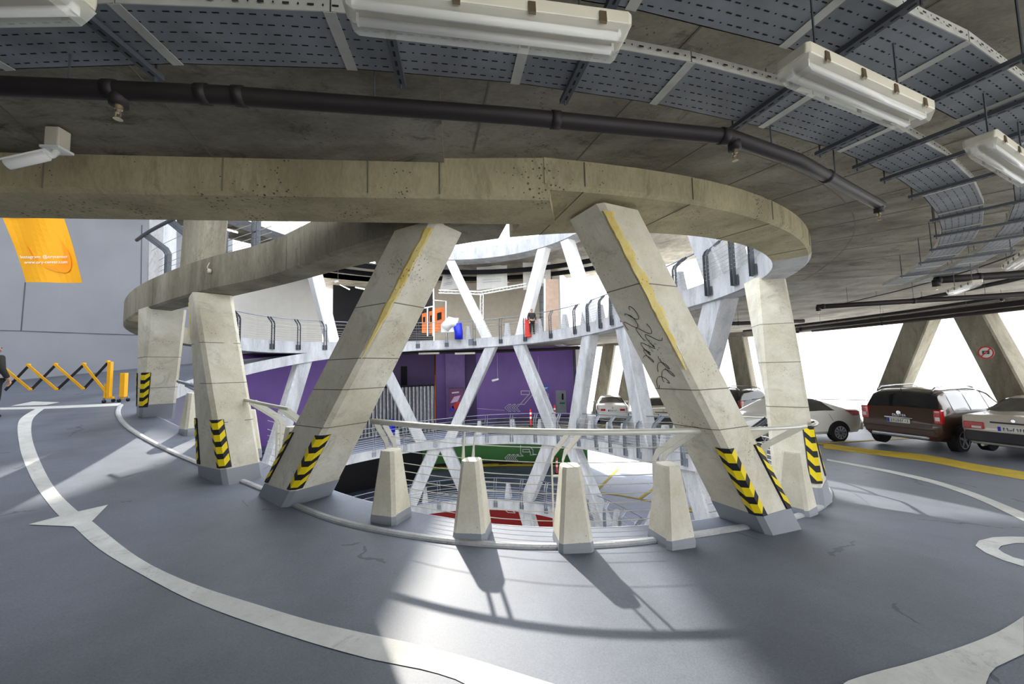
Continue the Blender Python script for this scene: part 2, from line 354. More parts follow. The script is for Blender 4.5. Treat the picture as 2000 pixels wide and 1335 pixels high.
# parapet and ground outside
struct('trim_13', sweep(arange(25, 156, 3), lambda t: [(17.5, z_deck(t) - .4), (17.7, z_deck(t) - .4), (17.7, z_deck(t) + .15), (17.5, z_deck(t) + .15)]), M_PALE)
m = MB(); m.face((-150, -150, -9.6), (150, -150, -9.6), (150, 150, -9.6), (-150, 150, -9.6)); struct('floor', m, M_WALL_WHITE)
# left and far walls
def cyl_wall(name, t0, t1, r, z0, z1, mat, th=.25):
    rf = r if callable(r) else (lambda t: r)
    return struct(name, sweep(arange(t0, t1, 3), lambda t: [(rf(t), z0), (rf(t) + th, z0), (rf(t) + th, z1), (rf(t), z1)]), mat)
cyl_wall('wall_front_shade', -48, 8, 16.0, -1, 3.4, M_WALL)  # unseen wall added behind the camera to darken the left ceiling
wl = cyl_wall('wall_left', -126, -45, 17.6, -1, 12.2, M_WALL)
cyl_wall('wall_back', 218, 236, 17.4, 2.9, 8.2, M_WALL_WHITE)
cyl_wall('wall_back', 157.5, 238, 16.4, -4.0, 3.1, M_PURPLE)
cyl_wall('wall_back', 156, 197.1, 16.0, -6.6, -2.6, M_GREEN)
cyl_wall('wall_back', 150, 262, 14.6, -9.6, -5.6, M_RED)
cyl_wall('wall_back', 197.1, 264, 14.2, -6.6, -2.4, M_DARK)  # black sheet standing in for the unlit void left of the green wall

# ---------------------------------------------------------------- slanted columns
class Col:
    """horizontal rectangular section that slides from its base to its top"""
    def __init__(s, base, top, zb, zt, wb, db, wt, dt, ab, at, ch=.06):
        s.b, s.t, s.zb, s.zt = base, top, zb, zt; s.d = (wb, db, wt, dt); 
        while at - ab > PI/2: at -= PI
        while at - ab < -PI/2: at += PI
        s.ab, s.at, s.ch = ab, at, ch
    def corner(s, k, z):
        f = (z - s.zb)/(s.zt - s.zb); wb, db, wt, dt = s.d
        w, d = wb + (wt - wb)*f, db + (dt - db)*f; a = s.ab + (s.at - s.ab)*f
        x = s.b[0] + (s.t[0] - s.b[0])*f; y = s.b[1] + (s.t[1] - s.b[1])*f
        sx, sy = ((-1, -1), (1, -1), (1, 1), (-1, 1))[k % 4]      # k: 0,1 face the drive lane, 2,3 the void
        u, v = sx*w/2, sy*d/2
        return Vector((x + u*math.cos(a) - v*math.sin(a), y + u*math.sin(a) + v*math.cos(a), z))
    def section(s, z, grow=0.0, ch=None):
        ch = s.ch if ch is None else ch; P = [s.corner(k, z) for k in range(4)]; c = sum(P, Vector())/4; out = []
        P = [p + (p - c).normalized()*grow*1.4 for p in P]
        for k in range(4):
            p, q0, q1 = P[k], P[k - 1], P[(k + 1) % 4]
            out += [p + (q0 - p).normalized()*ch, p + (q1 - p).normalized()*ch]
        return out
def sloped(z, p, zf, zb):      # keep painted bases parallel to the ramp
    return z
def guard(col, parent, k, z0, z1, wing=.12, n=4):
    g = MB()
    def path(z, off):
        P = [col.corner(i, z) for i in range(4)]; c = sum(P, Vector())/4; p = P[k]
        da = (P[k - 1] - p).normalized(); db = (P[(k + 1) % 4] - p).normalized(); o = -(da + db).normalized()*off*1.4
        ch = col.ch
        return [p + da*wing + o, p + da*ch + o, p + db*ch + o, p + db*wing + o]
    rings = []
    for z in arange(z0, z1, (z1 - z0)/6):
        a, b = path(z, .014), path(z, .001); rings.append(a + b[::-1])
    g.loft(rings); go = obj('corner_guard', g, M_BLACK, parent)
    hgt = (z1 - z0)/n
    for i in range(n):
        s = MB(); za = z0 + hgt*(i + .18); zb = za + hgt*.56; lift = hgt*.42
        for j in range(3):
            l0 = lift if j == 0 else 0; l1 = lift if j == 2 else 0
            q = [path(min(za + l0, z1), .018)[j], path(min(za + l1, z1), .018)[j + 1], path(min(zb + l1, z1), .018)[j + 1], path(min(zb + l0, z1), .018)[j]]
            s.face(*q)
        obj('yellow_chevron', s, M_GUARD, go)
    return go
def slanted_column(col, label, mat, group=None, joints=(), guards=(), base_h=.2, foam=None, gz=(.2, .95), gn=4, gw=.12, paint=True):
    o = (col.b[0], col.b[1], col.zb); t = thing('slanted_column', label, 'column', o, group); t['kind'] = 'thing'
    zs = arange(col.zb - .12, col.zt + .03, .35); m = MB(); m.loft([col.section(z) for z in zs]); sh = obj('shaft', m, mat, t)
    if paint:
        m = MB(); m.loft([col.section(col.zb - .14, .006), col.section(col.zb + base_h, .006)]); obj('painted_base', m, M_GREYPAINT, t, label='grey painted base band')
    for z in joints:
        m = MB(); m.loft([col.section(z, .0015), col.section(z + .009, .0015)], cap=False); obj('joint', m, M_JOINT, t)
    for k in guards: guard(col, t, k, col.zb + gz[0], col.zb + gz[1], n=gn, wing=gw)
    return t
def tang(tab, th):
    a, b = ring(tab, th - 2), ring(tab, th + 2); return math.atan2(b[1] - a[1], b[0] - a[0])
def make_col(base, top, zb, zt, wb, db, wt=None, dt=None, tb=None, tt=None, ch=.05, at=None):
    tb = th_of(*base) if tb is None else tb; tt = th_of(*top) if tt is None else tt
    return Col(base, top, zb, zt, wb, db, wt or wb, dt or db, tang(R_CURB, tb), tang(R_BEAM, tt) if at is None else math.radians(at), ch)
zs_up = lambda p: z_up(th_of(*p)) - .49
cA = make_col((-2.82, 4.97), (-.87, 3.90), .06, 3.02, .72, .62, .58, .48, at=-30)
tA = slanted_column(cA, 'thick cream concrete column leaning right, yellow foam strip near its top, two chevron guards', M_CREAM, joints=(1.0, 1.42, 1.75, 2.3), guards=(0, 1), gz=(.22, .86))
cB = make_col((2.72, 4.42), (.93, 3.58), -.16, 3.02, .56, .60, .50, .5, at=27)
tB = slanted_column(cB, 'thick cream concrete column leaning left, yellow foam down its corner and black scribbles', M_CREAM, joints=(.95, 1.35, 2.35), guards=(0, 1), gz=(.2, .92))
pE, qE = (4.05, 5.5), (5.25, 7.75)
cE = make_col(pE, qE, -.3, 3.28, .62, .55)
slanted_column(cE, 'pale concrete column with one striped corner guard, right of the scribbled column', M_CREAM, joints=(.9, 1.6, 2.3), guards=(0, 1), gz=(.25, .95))
cWA = make_col((-4.05, 5.52), (-4.85, 6.05), .15, 2.86, .72, .5, .62, .5)
tWA = slanted_column(cWA, 'cream column with brown stains leaning slightly left, second from the left end of the kerb', M_CREAM, joints=(.95, 1.5, 2.1), guards=(0, 1), gz=(.22, .85))
cWB = make_col((-7.72, 8.25), (-6.55, 7.05), .86, 2.84, .62, .55)
slanted_column(cWB, 'leftmost cream column, at the left end of the kerb beside the folding barrier', M_CREAM, joints=(1.4, 2.0), guards=(0, 1), gz=(.15, .85))
# foam strips squeezed out of the chamfers
def foam(col, parent, k, z1, z0, w, seed):
    random.seed(seed); m = MB(); rings = []
    for z in arange(z0, z1, .045):
        P = [col.corner(i, z) for i in range(4)]; p = P[k]; da = (P[k - 1] - p).normalized(); db = (P[(k + 1) % 4] - p).normalized(); o = -(da + db).normalized()
        f = min(1, (z - z0)/(z1 - z0)*2.2 + .12); a = (w + random.uniform(-.018, .018))*f; b = (col.ch*.9 + random.uniform(-.012, .012))*f
        h = .006 + .012*random.random()
        rings.append([p + da*a*(1 if k == 1 else .45), p + da*a*.6*(1 if k == 1 else .45) + o*h, p + db*b*(.6 if k == 1 else 1.6) + o*h, p + db*b*(1 if k == 1 else 2.2)])
    m.loft(rings, closed=False, cap=False); obj('foam_strip', m, M_FOAM, parent, smooth=False, label='ragged yellow foam strip in the chamfer')
foam(cA, tA, 1, 2.98, 1.75, .075, 3)
foam(cB, tB, 0, 2.98, 1.55, .055, 5)
foam(cWA, tWA, 0, 2.8, 2.2, .04, 9)
# black scribbles on the side face of the scribbled column
def scribble(col, k, strokes, parent):
    for st in strokes:
        pts = []
        for u, z in st:
            a, b = col.corner(k, z), col.corner(k + 1, z); n = (col.corner(k, z) - col.corner(k + 3, z)).normalized() if False else Vector((0, 0, 0))
            c = sum((col.corner(i, z) for i in range(4)), Vector())/4; p = a + (b - a)*u; mid = a + (b - a)*.5
            pts.append(p + (mid - c).normalized()*.004)
        m = MB(); m.tube(pts, .003, 4); obj('scribble', m, M_INK, parent)
scr = []
random.seed(11)
for i in range(9):
    z = 2.15 - i*.085; u = .42 + .16*math.sin(i*1.7); st = []
    for j in range(14):
        a = j*.5 + i; st.append((u + .13*math.cos(a)*(1 - j*.03) + .018*j, z + .05*math.sin(a*1.3) - j*.006))
    scr.append(st)
scribble(cB, 3, [[(1 - u, z) for u, z in s] for s in scr], tB)

# far columns: (theta at base, theta at top)
def ring_col(tb, tt, zb, zt, off=.32, w=.6, d=.5, label='', group=None, guards=(), tab=R_EDGE, paint=False, mat=M_PALE, gz=(.2, 1.0), gn=4, joints=()):
    b, t = ring(tab, wrap(tb), off), ring(tab, wrap(tt), off)
    c = Col(b, t, zb, zt, w, d, w, d, tang(tab, wrap(tb)), tang(tab, wrap(tt)), .04)
    return slanted_column(c, label, mat, group, guards=guards, paint=paint, gz=gz, gn=gn, gw=.16, joints=joints)
BA = [(199.1, 212, 'pale column leaning left in front of the silver curtains, on the purple level', ()),
      (190.1, 176.5, 'pale column leaning right beside the red poster on the purple level', ()),
      (154.2, 166.7, 'pale column leaning left across the white numeral on the purple wall', (1,)),
      (146.4, 137.4, 'pale column leaning right, left of the white hatchback on the far deck', (1,)),
      (108.3, 118.4, 'pale column leaning left, just right of the white hatchback on the far deck', (1,)),
      (94.2, 79.5, 'grey column leaning right, seen behind the scribbled column under the ring beam', ()),
      (240, 231, 'pale column on the purple level, mostly hidden behind the stained column', ())]
for tb, tt, lab, g in BA: ring_col(tb, tt, z_deck(tb), z_up(tt) - .49, label=lab, guards=g, w=.62 if tb > 100 else .75)
AU = [(223.9, 231, 'white column leaning left on the gallery, left of the dark interior opening'),
      (177.8, 189.4, 'white column leaning left on the gallery, in front of the hanging white banners'),
      (166.0, 156.5, 'white column leaning right on the gallery, beside the red extinguisher'),
      (135.1, 146.4, 'white column leaning left on the gallery, right of the tan panel'),
      (78.5, 90, 'grey column leaning left on the upper level, seen right of the scribbled column top'),
      (66, 52, 'grey column on the upper level, rightmost one behind the dark rail posts'),
      (-89.8, -88.4, 'grey upright column standing on the left ring beam, nearest the grey wall'),
      (-34.8, -31.9, 'brownish column standing on the left ring beam, second from the grey wall')]
for tb, tt, lab in AU: ring_col(tb, tt, z_up(tb) - .02, 7.62, label=lab, tab=R_UP, off=.32 if tb > 0 else .22, d=.5 if tb > 0 else .4, w=.55 if abs(tb) > 100 or -50 < tb < 0 else .72, mat=M_DAYLITC if tb > 100 else M_BEAM if -50 < tb < 0 else M_PALE)
CB = [(202.5, 194.9, 'short pale column leaning right under the far deck, left of the green wall', ()),
      (184.8, 191.7, 'pale column leaning left in front of the green wall', ()),
      (165.4, 156.3, 'pale column leaning right in front of the green wall, striped guard at its foot', (1,)),
      (134.2, 147.4, 'pale column leaning left beside the lower parking bays, striped guard at its foot', (1,)),
      (112, 94.6, 'wide pale column leaning right on the lowest visible deck, behind the right bollards', ()),
      (80, 90, 'broad cream column under the near deck edge, behind the scribbled column', ())]
for tb, tt, lab, g in CB: ring_col(tb, tt, z_c(tb), z_deck(tt) - .45, label=lab, guards=g, w=.7)
ring_col(158, 166, -9.3, z_c(166) - .5, label='pale column leaning left in front of the red wall', w=.7)
ring_col(150, 138, -9.3, z_c(138) - .5, label='pale column in the lowest storey, right of the red wall', w=.7)
# ---------------------------------------------------------------- road markings (children of the floor)
def deck_z(x, y): return z_deck(th_of(x, y))
def resample(pts, step=.18):
    out = []
    n = len(pts)
    for i in range(n - 1):
        p0, p1, p2, p3 = pts[max(i - 1, 0)], pts[i], pts[i + 1], pts[min(i + 2, n - 1)]
        k = max(1, int(math.dist(p1, p2)/step))
        for j in range(k):
            t = j/k
            out.append(tuple(.5*((2*p1[c]) + (-p0[c] + p2[c])*t + (2*p0[c] - 5*p1[c] + 4*p2[c] - p3[c])*t*t + (-p0[c] + 3*p1[c] - 3*p2[c] + p3[c])*t**3) for c in (0, 1)))
    out.append(pts[-1]); return out
def even(pts, n):
    d = [0]
    for a, b in zip(pts, pts[1:]): d.append(d[-1] + math.dist(a, b))
    out = []; j = 0
    for i in range(n + 1):
        s = d[-1]*i/n
        while j < len(d) - 2 and d[j + 1] < s: j += 1
        f = (s - d[j])/(d[j + 1] - d[j] + 1e-9); out.append((pts[j][0] + (pts[j + 1][0] - pts[j][0])*f, pts[j][1] + (pts[j + 1][1] - pts[j][1])*f))
    return out
def stripe(name, A, B, mat, n=60, lift=.004, label=None, zf=deck_z, smooth=True):
    A, B = (even(resample(A), n), even(resample(B), n)) if smooth else (even(A, n), even(B, n))
    m = MB(); rows = []
    for a, b in zip(A, B): rows.append([(a[0] + (b[0] - a[0])*k/3, a[1] + (b[1] - a[1])*k/3) for k in range(4)])
    m.loft([[(x, y, zf(x, y) + lift) for x, y in r] for r in rows], cap=False, closed=False)
    return obj(name, m, mat, floor, label=label)
def flat_patch(name, pts, mat, lift=.005, label=None, zf=deck_z):
    m = MB(); m.face(*[(x, y, zf(x, y) + lift) for x, y in pts]); return obj(name, m, mat, floor, label=label)
outer = [(-10.683, 8.575), (-9.668, 7.483), (-7.826, 6.078), (-6.356, 5.061), (-5.319, 4.398), (-4.728, 4.041), (-4.404, 3.873), (-3.698, 3.466), (-2.939, 3.088), (-2.232, 2.76), (-1.43, 2.462), (-0.862, 2.282), (-0.317, 2.133)]
inner = [(-10.46, 8.525), (-9.705, 7.742), (-8.868, 7.038), (-7.797, 6.227), (-6.459, 5.289), (-5.503, 4.657), (-4.703, 4.182), (-4.333, 3.983), (-3.231, 3.348), (-2.485, 3.0), (-1.854, 2.771), (-1.27, 2.572), (-0.782, 2.443), (-0.341, 2.314)]
mid_in = [(.75, 1.93), (1.35, 1.98)]; mid_out = [(.3, 1.72), (1.2, 1.66), (2.0, 1.85)]
right_in = [(1.765, 2.158), (2.183, 2.269), (2.683, 2.421), (3.105, 2.573), (3.465, 2.735)]
right_out = [(2.628, 2.24), (2.967, 2.361)]
tail_in = [(5.2, 3.9), (7.0, 6.0), (7.6, 8.2)]
stripe('painted_line', outer[:] + mid_out + right_out, inner[:] + mid_in + right_in, M_WHITE, 150, label='wide white curved lane line sweeping across the foreground')
flat_patch('painted_arrow', [(-4.82, 3.851), (-4.752, 4.061), (-4.703, 4.182), (-4.597, 4.382), (-4.333, 3.983), (-4.381, 3.853)], M_WHITE, .006, 'white arrow head on the curved lane line')
stripe('painted_line', [(7.605, 9.434), (7.664, 7.599), (7.315, 6.359), (6.645, 5.119)], [(7.423, 9.212), (7.363, 7.306), (6.959, 6.056), (6.173, 4.765)], M_WHITE, 40, label='thin white curved line at the right')
stripe('painted_line', [(9.801, 12.246), (9.996, 10.856), (10.418, 9.809), (10.194, 8.63), (10.162, 7.754)], [(8.99, 11.249), (9.223, 10.03), (9.471, 8.932), (9.297, 7.884), (9.232, 7.058)], M_YELLOW, 40, label='yellow line in front of the parked cars')
stripe('painted_loop', [(5.473, 4.24), (5.307, 4.239), (5.103, 4.208), (4.815, 4.097), (4.607, 3.955), (4.498, 3.784), (4.463, 3.623), (4.489, 3.502)], [(5.23, 4.058), (5.151, 4.058), (5.02, 4.017), (4.877, 3.966), (4.749, 3.885), (4.683, 3.794), (4.649, 3.694), (4.678, 3.644)], M_WHITE, 40, label='white painted loop at the right edge')
stripe('painted_line', [(-11.533, 8.573), (-10.59, 8.744), (-9.377, 9.115)], [(-11.236, 8.355), (-10.274, 8.486), (-9.099, 8.847)], M_WHITE, 20, label='white stop line beside the folding barrier')
flat_patch('painted_arrow', [(-11.528, 8.742), (-11.733, 9.309), (-10.927, 9.191), (-10.855, 8.863)], M_WHITE, .006, 'small white arrow head beyond the stop line')
# bay lines on the parking decks seen through the void
def polar_line(name, t0, r0, t1, r1, w, zf, mat):
    p, q = rp(t0, r0, 0), rp(t1, r1, 0); d = Vector((q[0] - p[0], q[1] - p[1])).normalized(); nx, ny = -d.y*w/2, d.x*w/2
    return stripe(name, [(p[0] + nx, p[1] + ny), (q[0] + nx, q[1] + ny)], [(p[0] - nx, p[1] - ny), (q[0] - nx, q[1] - ny)], mat, 10, .012, zf=zf, smooth=False)
zc_xy = lambda x, y: z_c(th_of(x, y) % 360)
zd_xy = lambda x, y: z_deck(th_of(x, y) % 360)
for t in (100, 112, 124, 136, 148): polar_line('bay_line', t, 11.2, t + 1, 16.0, .16, zc_xy, M_YELLOW)
for t in range(96, 158, 10): polar_line('bay_line', t, 11.4, t + .5, 15.8, .14, zd_xy, M_YELLOW)
for t in range(92, 150, 7):
    polar_line('bay_line', t, 11.1, t + 7, 11.1, .18, zc_xy, M_YELLOW)
for t in range(86, 170, 7): polar_line('bay_line', t, 11.3, t + 7, 11.3, .18, zd_xy, M_YELLOW)

# ---------------------------------------------------------------- bollards
def bollard_mesh():
    def sec(w, d, z, ch):
        x, y = w/2, d/2
        return [(-x + ch, -y, z), (x - ch, -y, z), (x, -y + ch, z), (x, y - ch, z), (x - ch, y, z), (-x + ch, y, z), (-x, y - ch, z), (-x, -y + ch, z)]
    b, g = MB(), MB()
    b.loft([sec(.325, .34, -.03, .035), sec(.325, .34, .06, .035), sec(.182, .20, .73, .034), sec(.17, .188, .748, .032)])
    g.loft([sec(.333, .348, -.06, .036), sec(.333, .348, .04, .036), sec(.308, .322, .13, .035), sec(.296, .31, .131, .034)])
    return b, g
def bollard(th, off, zf, label, group=None, proto=None, tab=R_EDGE, paint=True, dz=0):
    x, y = ring(tab, wrap(th), off); a = tang(R_CURB if tab is R_EDGE and abs(th) < 110 else tab, wrap(th))
    if proto is None:
        b, g = bollard_mesh(); t = thing('bollard', label, 'bollard', (x, y, zf(th) + dz), group, a, world=False)
        obj('post_body', b, M_CREAM if paint else M_PALE, t)
        if paint: obj('painted_base', g, M_GREYPAINT, t, label='grey painted base band')
    else:
        t = copy_tree(proto); t.location = (x, y, zf(th) + dz); t.rotation_euler = (0, 0, a); t['label'] = label
        if group: t['group'] = group
        elif 'group' in t: del t['group']
    return t
NB = 'concrete bollards along the near kerb'
b0 = bollard(2.7, .30, z_deck, 'first of the four cream bollards in front of the void, nearest the foam-striped column', NB)
for th, off, lab in ((10.1, .36, 'second of the four cream bollards in front of the void, with a long shadow'),
                     (17.1, .42, 'third of the four cream bollards in front of the void, nearest the kerb'),
                     (24.2, .42, 'fourth of the four cream bollards in front of the void, left of the scribbled column'),
                     (40.6, .32, 'cream bollard between the scribbled column and the rightmost near column'),
                     (-15.2, .10, 'cream bollard half hidden behind the left chevron guard of the foam-striped column'),
                     (-31.5, -.02, 'cream bollard partly hidden behind the brown-stained column'),
                     (-42.2, -.02, 'cream bollard right of the leftmost near column, second in the row at the left'),
                     (-49.5, -.02, 'leftmost near bollard, tucked beside the leftmost cream column')):
    bollard(th, off, z_deck, lab, NB, b0)

# ---------------------------------------------------------------- guard rails
NEAR_PROF = [(-.05, -.34), (-.05, .74), (.41, 1.06)]
def rail_path(th, zf, tab, s):
    """s: 0 foot on the slab edge .. 1 bend .. 2 handrail"""
    prof = NEAR_PROF if tab is R_EDGE and -60 < th < 60 and zf is z_deck else [(-.07, -.34), (-.07, .76), (.27, 1.04)]
    i = min(int(s), 1); f = s - i; off = prof[i][0] + (prof[i + 1][0] - prof[i][0])*f; h = prof[i][1] + (prof[i + 1][1] - prof[i][1])*f
    x, y = ring(tab, wrap(th), off); return Vector((x, y, zf(th) + h))
def guard_rail(label, t0, t1, posts, zf, tab, mat, mpost, group=None, r=.03, rc=.005, step=2.0, wide=.072, gap=.12, foot=True, cables=True):
    o = rail_path(posts[0], zf, tab, 0); t = thing('guard_rail', label, 'railing', tuple(o), group)
    ths = arange(t0, t1, step); m = MB(); m.tube([rail_path(a, zf, tab, 2) for a in ths], r, 10 if r > .025 else 6); obj('handrail', m, mat, t, smooth=True)
    for p in posts:
        a = tang(tab, wrap(p)); tv = Vector((math.cos(a), math.sin(a), 0)); rv = Vector((math.sin(math.radians(p)), -math.cos(math.radians(p)), 0)); m = MB()
        for s in (-1, 1):
            path = [rail_path(p, zf, tab, 0) + tv*s*gap/2, rail_path(p, zf, tab, .95) + tv*s*gap/2, rail_path(p, zf, tab, 1.12) + tv*s*gap/2, rail_path(p, zf, tab, 1.97) + tv*s*gap/2]
            m.bar(path, tv, .012, wide)
        f = rail_path(p, zf, tab, .8); m.tube([f - tv*gap/2, f + tv*gap/2], .012, 6)
        if foot:
            c = rail_path(p, zf, tab, .1) + rv*.04; m.box(c, (gap + .1, .02, .22), a)
        obj('post', m, mpost, t)
    if cables:
        m_list = []
        for k in range(8):
            s = .36 + k*.088 if k < 7 else 1.35
            if k == 6: s = .93
            m = MB(); m.tube([rail_path(a, zf, tab, s) for a in ths], rc, 4); obj('cable', m, M_CABLE, t)
    return t
guard_rail('cream handrail with slanted posts and wires between the two big leaning columns', .9, 28.8, (1.7, 10.0, 17.6, 26.5), z_deck, R_EDGE, M_RAILPAINT, M_RAILPAINT, r=.031)
guard_rail('short handrail between the scribbled column and the rightmost near column', 31.5, 42.5, (34.2, 41.2), z_deck, R_EDGE, M_RAILPAINT, M_RAILPAINT, r=.025)
guard_rail('handrail with wires between the brown-stained column and the foam-striped column', -25.5, -12.5, (-21.6, -14), z_deck, R_EDGE, M_RAILPAINT, M_RAILPAINT, r=.025)
guard_rail('small handrail beside the leftmost near column', -44.5, -33, (-41.5, -35), z_deck, R_EDGE, M_STEEL, M_STEEL, r=.025)
guard_rail('rail running from the rightmost near column back along the right side of the void', 46, 84, (52, 60, 68, 76), z_deck, R_EDGE, M_RAILPAINT, M_DKSTEEL, r=.025)
guard_rail('steel railing round the far side of the purple-walled level', 84, 232, (88.9, 100.4, 109, 117, 126, 134, 143, 152.1, 161.3, 170, 178.5, 186.1, 195, 204, 213, 222), z_deck, R_EDGE, M_STEEL, M_STEEL, r=.022, rc=.006, step=3)
guard_rail('steel railing on the gallery above the purple wall', 60, 212, (64, 70.1, 78.3, 88.4, 98, 106.5, 115.2, 122, 129, 136, 142.9, 153.9, 164.1, 173, 182, 191, 200), z_up, R_UP, M_STEEL, M_DKSTEEL, r=.022, rc=.006, step=3)
guard_rail('steel railing at the left end of the gallery, in front of the white wall', 214, 256, (220, 226.7, 233.8, 240.7, 249.9), z_up, R_UP, M_STEEL, M_DKSTEEL, r=.022, rc=.006, step=3)
guard_rail('steel railing round the green-walled level', 95, 230, (104, 113, 122, 131, 140, 149, 158, 167, 176, 185, 194, 203, 212), z_c, R_EDGE, M_STEEL, M_STEEL, r=.022, rc=.006, step=3)
guard_rail('dark railing standing on the left ring beam, high above the leftmost columns', -57, -22, (-53, -44, -35, -26), z_up, R_UP, M_DKSTEEL, M_DKSTEEL, r=.03, rc=.006, step=3)
# far bollards
bp_ = bollard(172, .38, z_deck, 'x', 'far', paint=False); bp_['label'] = 'far'
def row(ths, zf, tab, words, grp, dz=0):
    pts = []
    for th in ths:
        x, y = ring(tab, wrap(th), .38); pts.append((x/y, th))
    pts.sort()
    ordn = ['leftmost', 'second', 'third', 'fourth', 'fifth', 'sixth', 'seventh', 'eighth', 'ninth', 'tenth', 'eleventh', 'twelfth', 'thirteenth', 'fourteenth', 'fifteenth', 'sixteenth', 'seventeenth', 'eighteenth']
    for i, (q, th) in enumerate(pts):
        lab = 'small pale bollard %s, %s' % (words, (ordn[i] if i == 0 else 'rightmost' if i == len(pts) - 1 else ordn[i] + ' from the left'))
        bollard(th, .38, zf, lab, grp, bp_, tab, dz=dz)
row((92, 101, 109.5, 122, 130, 139, 160, 170, 181, 206), z_deck, R_EDGE, 'behind the purple-level railing', 'bollards on the purple level')
row((74, 92, 102, 111, 119, 125.5, 132, 140, 149, 159.5, 171, 184), z_up, R_UP, 'behind the gallery railing', 'bollards on the gallery')
row((106, 117, 128, 142, 150, 172, 180, 198, 210), z_c, R_EDGE, 'on the green-walled level', 'bollards on the green level')
bpy.data.objects.remove(bp_.children[0]); bpy.data.objects.remove(bp_)

# ---------------------------------------------------------------- ceiling fittings
def seg_tray(label, r0, r1, t0, t1, step, z=2.95):
    p0 = rp(t0, r0, z); t = thing('cable_tray', label, 'cable tray', p0)
    for a in arange(t0, t1, step)[:-1]:
        b = a + (t1 - t0)/max(1, round((t1 - t0)/step)) - .04
        m = MB(); A0, A1, B0, B1 = rp(a, r0, z), rp(a, r1, z), rp(b, r0, z), rp(b, r1, z)
        up = lambda p, h: (p[0], p[1], p[2] + h)
        m.loft([[A0, A1, up(A1, .002), up(A0, .002)], [B0, B1, up(B1, .002), up(B0, .002)]]); obj('tray_base', m, M_TRAY, t)
        for P, Q in ((A0, B0), (A1, B1)):
            d = Vector((P[0] - CX, P[1] - CY, 0)).normalized()*.004
            m = MB(); m.loft([[P, tuple(Vector(P) + d), tuple(Vector(P) + d + Vector((0, 0, .05))), up(P, .05)], [Q, tuple(Vector(Q) + d), tuple(Vector(Q) + d + Vector((0, 0, .05))), up(Q, .05)]])
            obj('tray_flange', m, M_TRAYEDGE, t)
        # splice plate under the joint
        c = rp(b, (r0 + r1)/2, z - .003); m = MB(); m.box(c, (.045, r1 - r0 + .006, .003), math.radians(b)); obj('splice_plate', m, M_TRAYEDGE, t)
    m = MB(); rows = 6; k = 0
    for a in arange(t0 + .2, t1 - .2, .26):
        for j in range(rows):
            r = r0 + (r1 - r0)*(j + .6)/(rows + .2); w = .003; ln = (.013 if (k + j) % 3 else .004)/r
            da = math.degrees(ln)
            m.face(rp(a - da, r - w, z - .001), rp(a + da, r - w, z - .001), rp(a + da, r + w, z - .001), rp(a - da, r + w, z - .001))
        da = math.degrees((.012 if k % 2 else .003)/r1)
        m.face(rp(a - da, r1 + .0055, z + .018), rp(a + da, r1 + .0055, z + .018), rp(a + da, r1 + .0055, z + .026), rp(a - da, r1 + .0055, z + .026)); k += 1
    s = obj('slots', m, M_SLOT, t); s['kind'] = 'stuff'
    return t
seg_tray('long perforated cable tray curving behind the lamps, nearer the atrium', 9.46, 9.73, -16, 64, 4.4)
seg_tray('second perforated cable tray, nearer the top right corner of the ceiling', 9.9, 10.16, 8.5, 64, 4.4)
def bracket(th, r0, r1, label):
    t = thing('tray_bracket', label, 'bracket', rp(th, r0, 2.9), 'steel brackets under the cable trays')
    m = MB(); a = math.radians(th); z = 2.92
    p, q = Vector(rp(th, r0, z)), Vector(rp(th, r1, z)); side = Vector((math.cos(a), math.sin(a), 0))
    def sec(c): return [c - side*.02 + Vector((0, 0, .022)), c - side*.02, c + side*.02, c + side*.02 + Vector((0, 0, .022)), c + side*.016 + Vector((0, 0, .022)), c + side*.016 + Vector((0, 0, .004)), c - side*.016 + Vector((0, 0, .004)), c - side*.016 + Vector((0, 0, .022))]
    m.loft([sec(p), sec(q)]); obj('channel', m, M_DKSTEEL, t)
    for r in (r0 + .02, r1 - .02):
        c = rp(th, r, 2.9); m = MB(); m.tube([c, (c[0], c[1], 3.28)], .005, 6); obj('threaded_rod', m, M_DKSTEEL, t)
    n = int((r1 - r0)/.05); m = MB()
    for i in range(n):
        r = r0 + .03 + i*.05; m.face(*[tuple(Vector(rp(th, r + dr, z - .001)) + side*ds) for dr, ds in ((0, -.005), (.028, -.005), (.028, .005), (0, .005))])
    s = obj('slots', m, M_SLOT, t); s['kind'] = 'stuff'
for i, (x, r1) in enumerate(zip([0.9638759096179285, 7.426174045955215, 12.213276546439404, 18.4922254911265, 23.143247567344986, 25.866356794094518, 28.467065172209622, 32.20134108976106], (9.78, 9.78, 10.24, 10.24, 10.24, 10.24, 10.24, 10.24))):
    bracket(x, 9.40, r1, 'steel channel under the cable tray, %s from the left' % ('first', 'second', 'third', 'fourth', 'fifth', 'sixth', 'seventh', 'eighth')[i])
for th, nm in ((38, 'first'), (42.5, 'second'), (47, 'third'), (52, 'fourth'), (58, 'farthest')): bracket(th, 9.40, 10.24, '%s small steel channel in the receding part of the cable trays at the right' % nm)
m_, t_, b_ = new_mat('clear ribbed lamp cover')
b_.inputs['Base Color'].default_value = srgb(244, 243, 234); b_.inputs['Roughness'].default_value = .25; b_.inputs['Alpha'].default_value = .3; b_.inputs['Coat Weight'].default_value = .6
M_COVER = m_
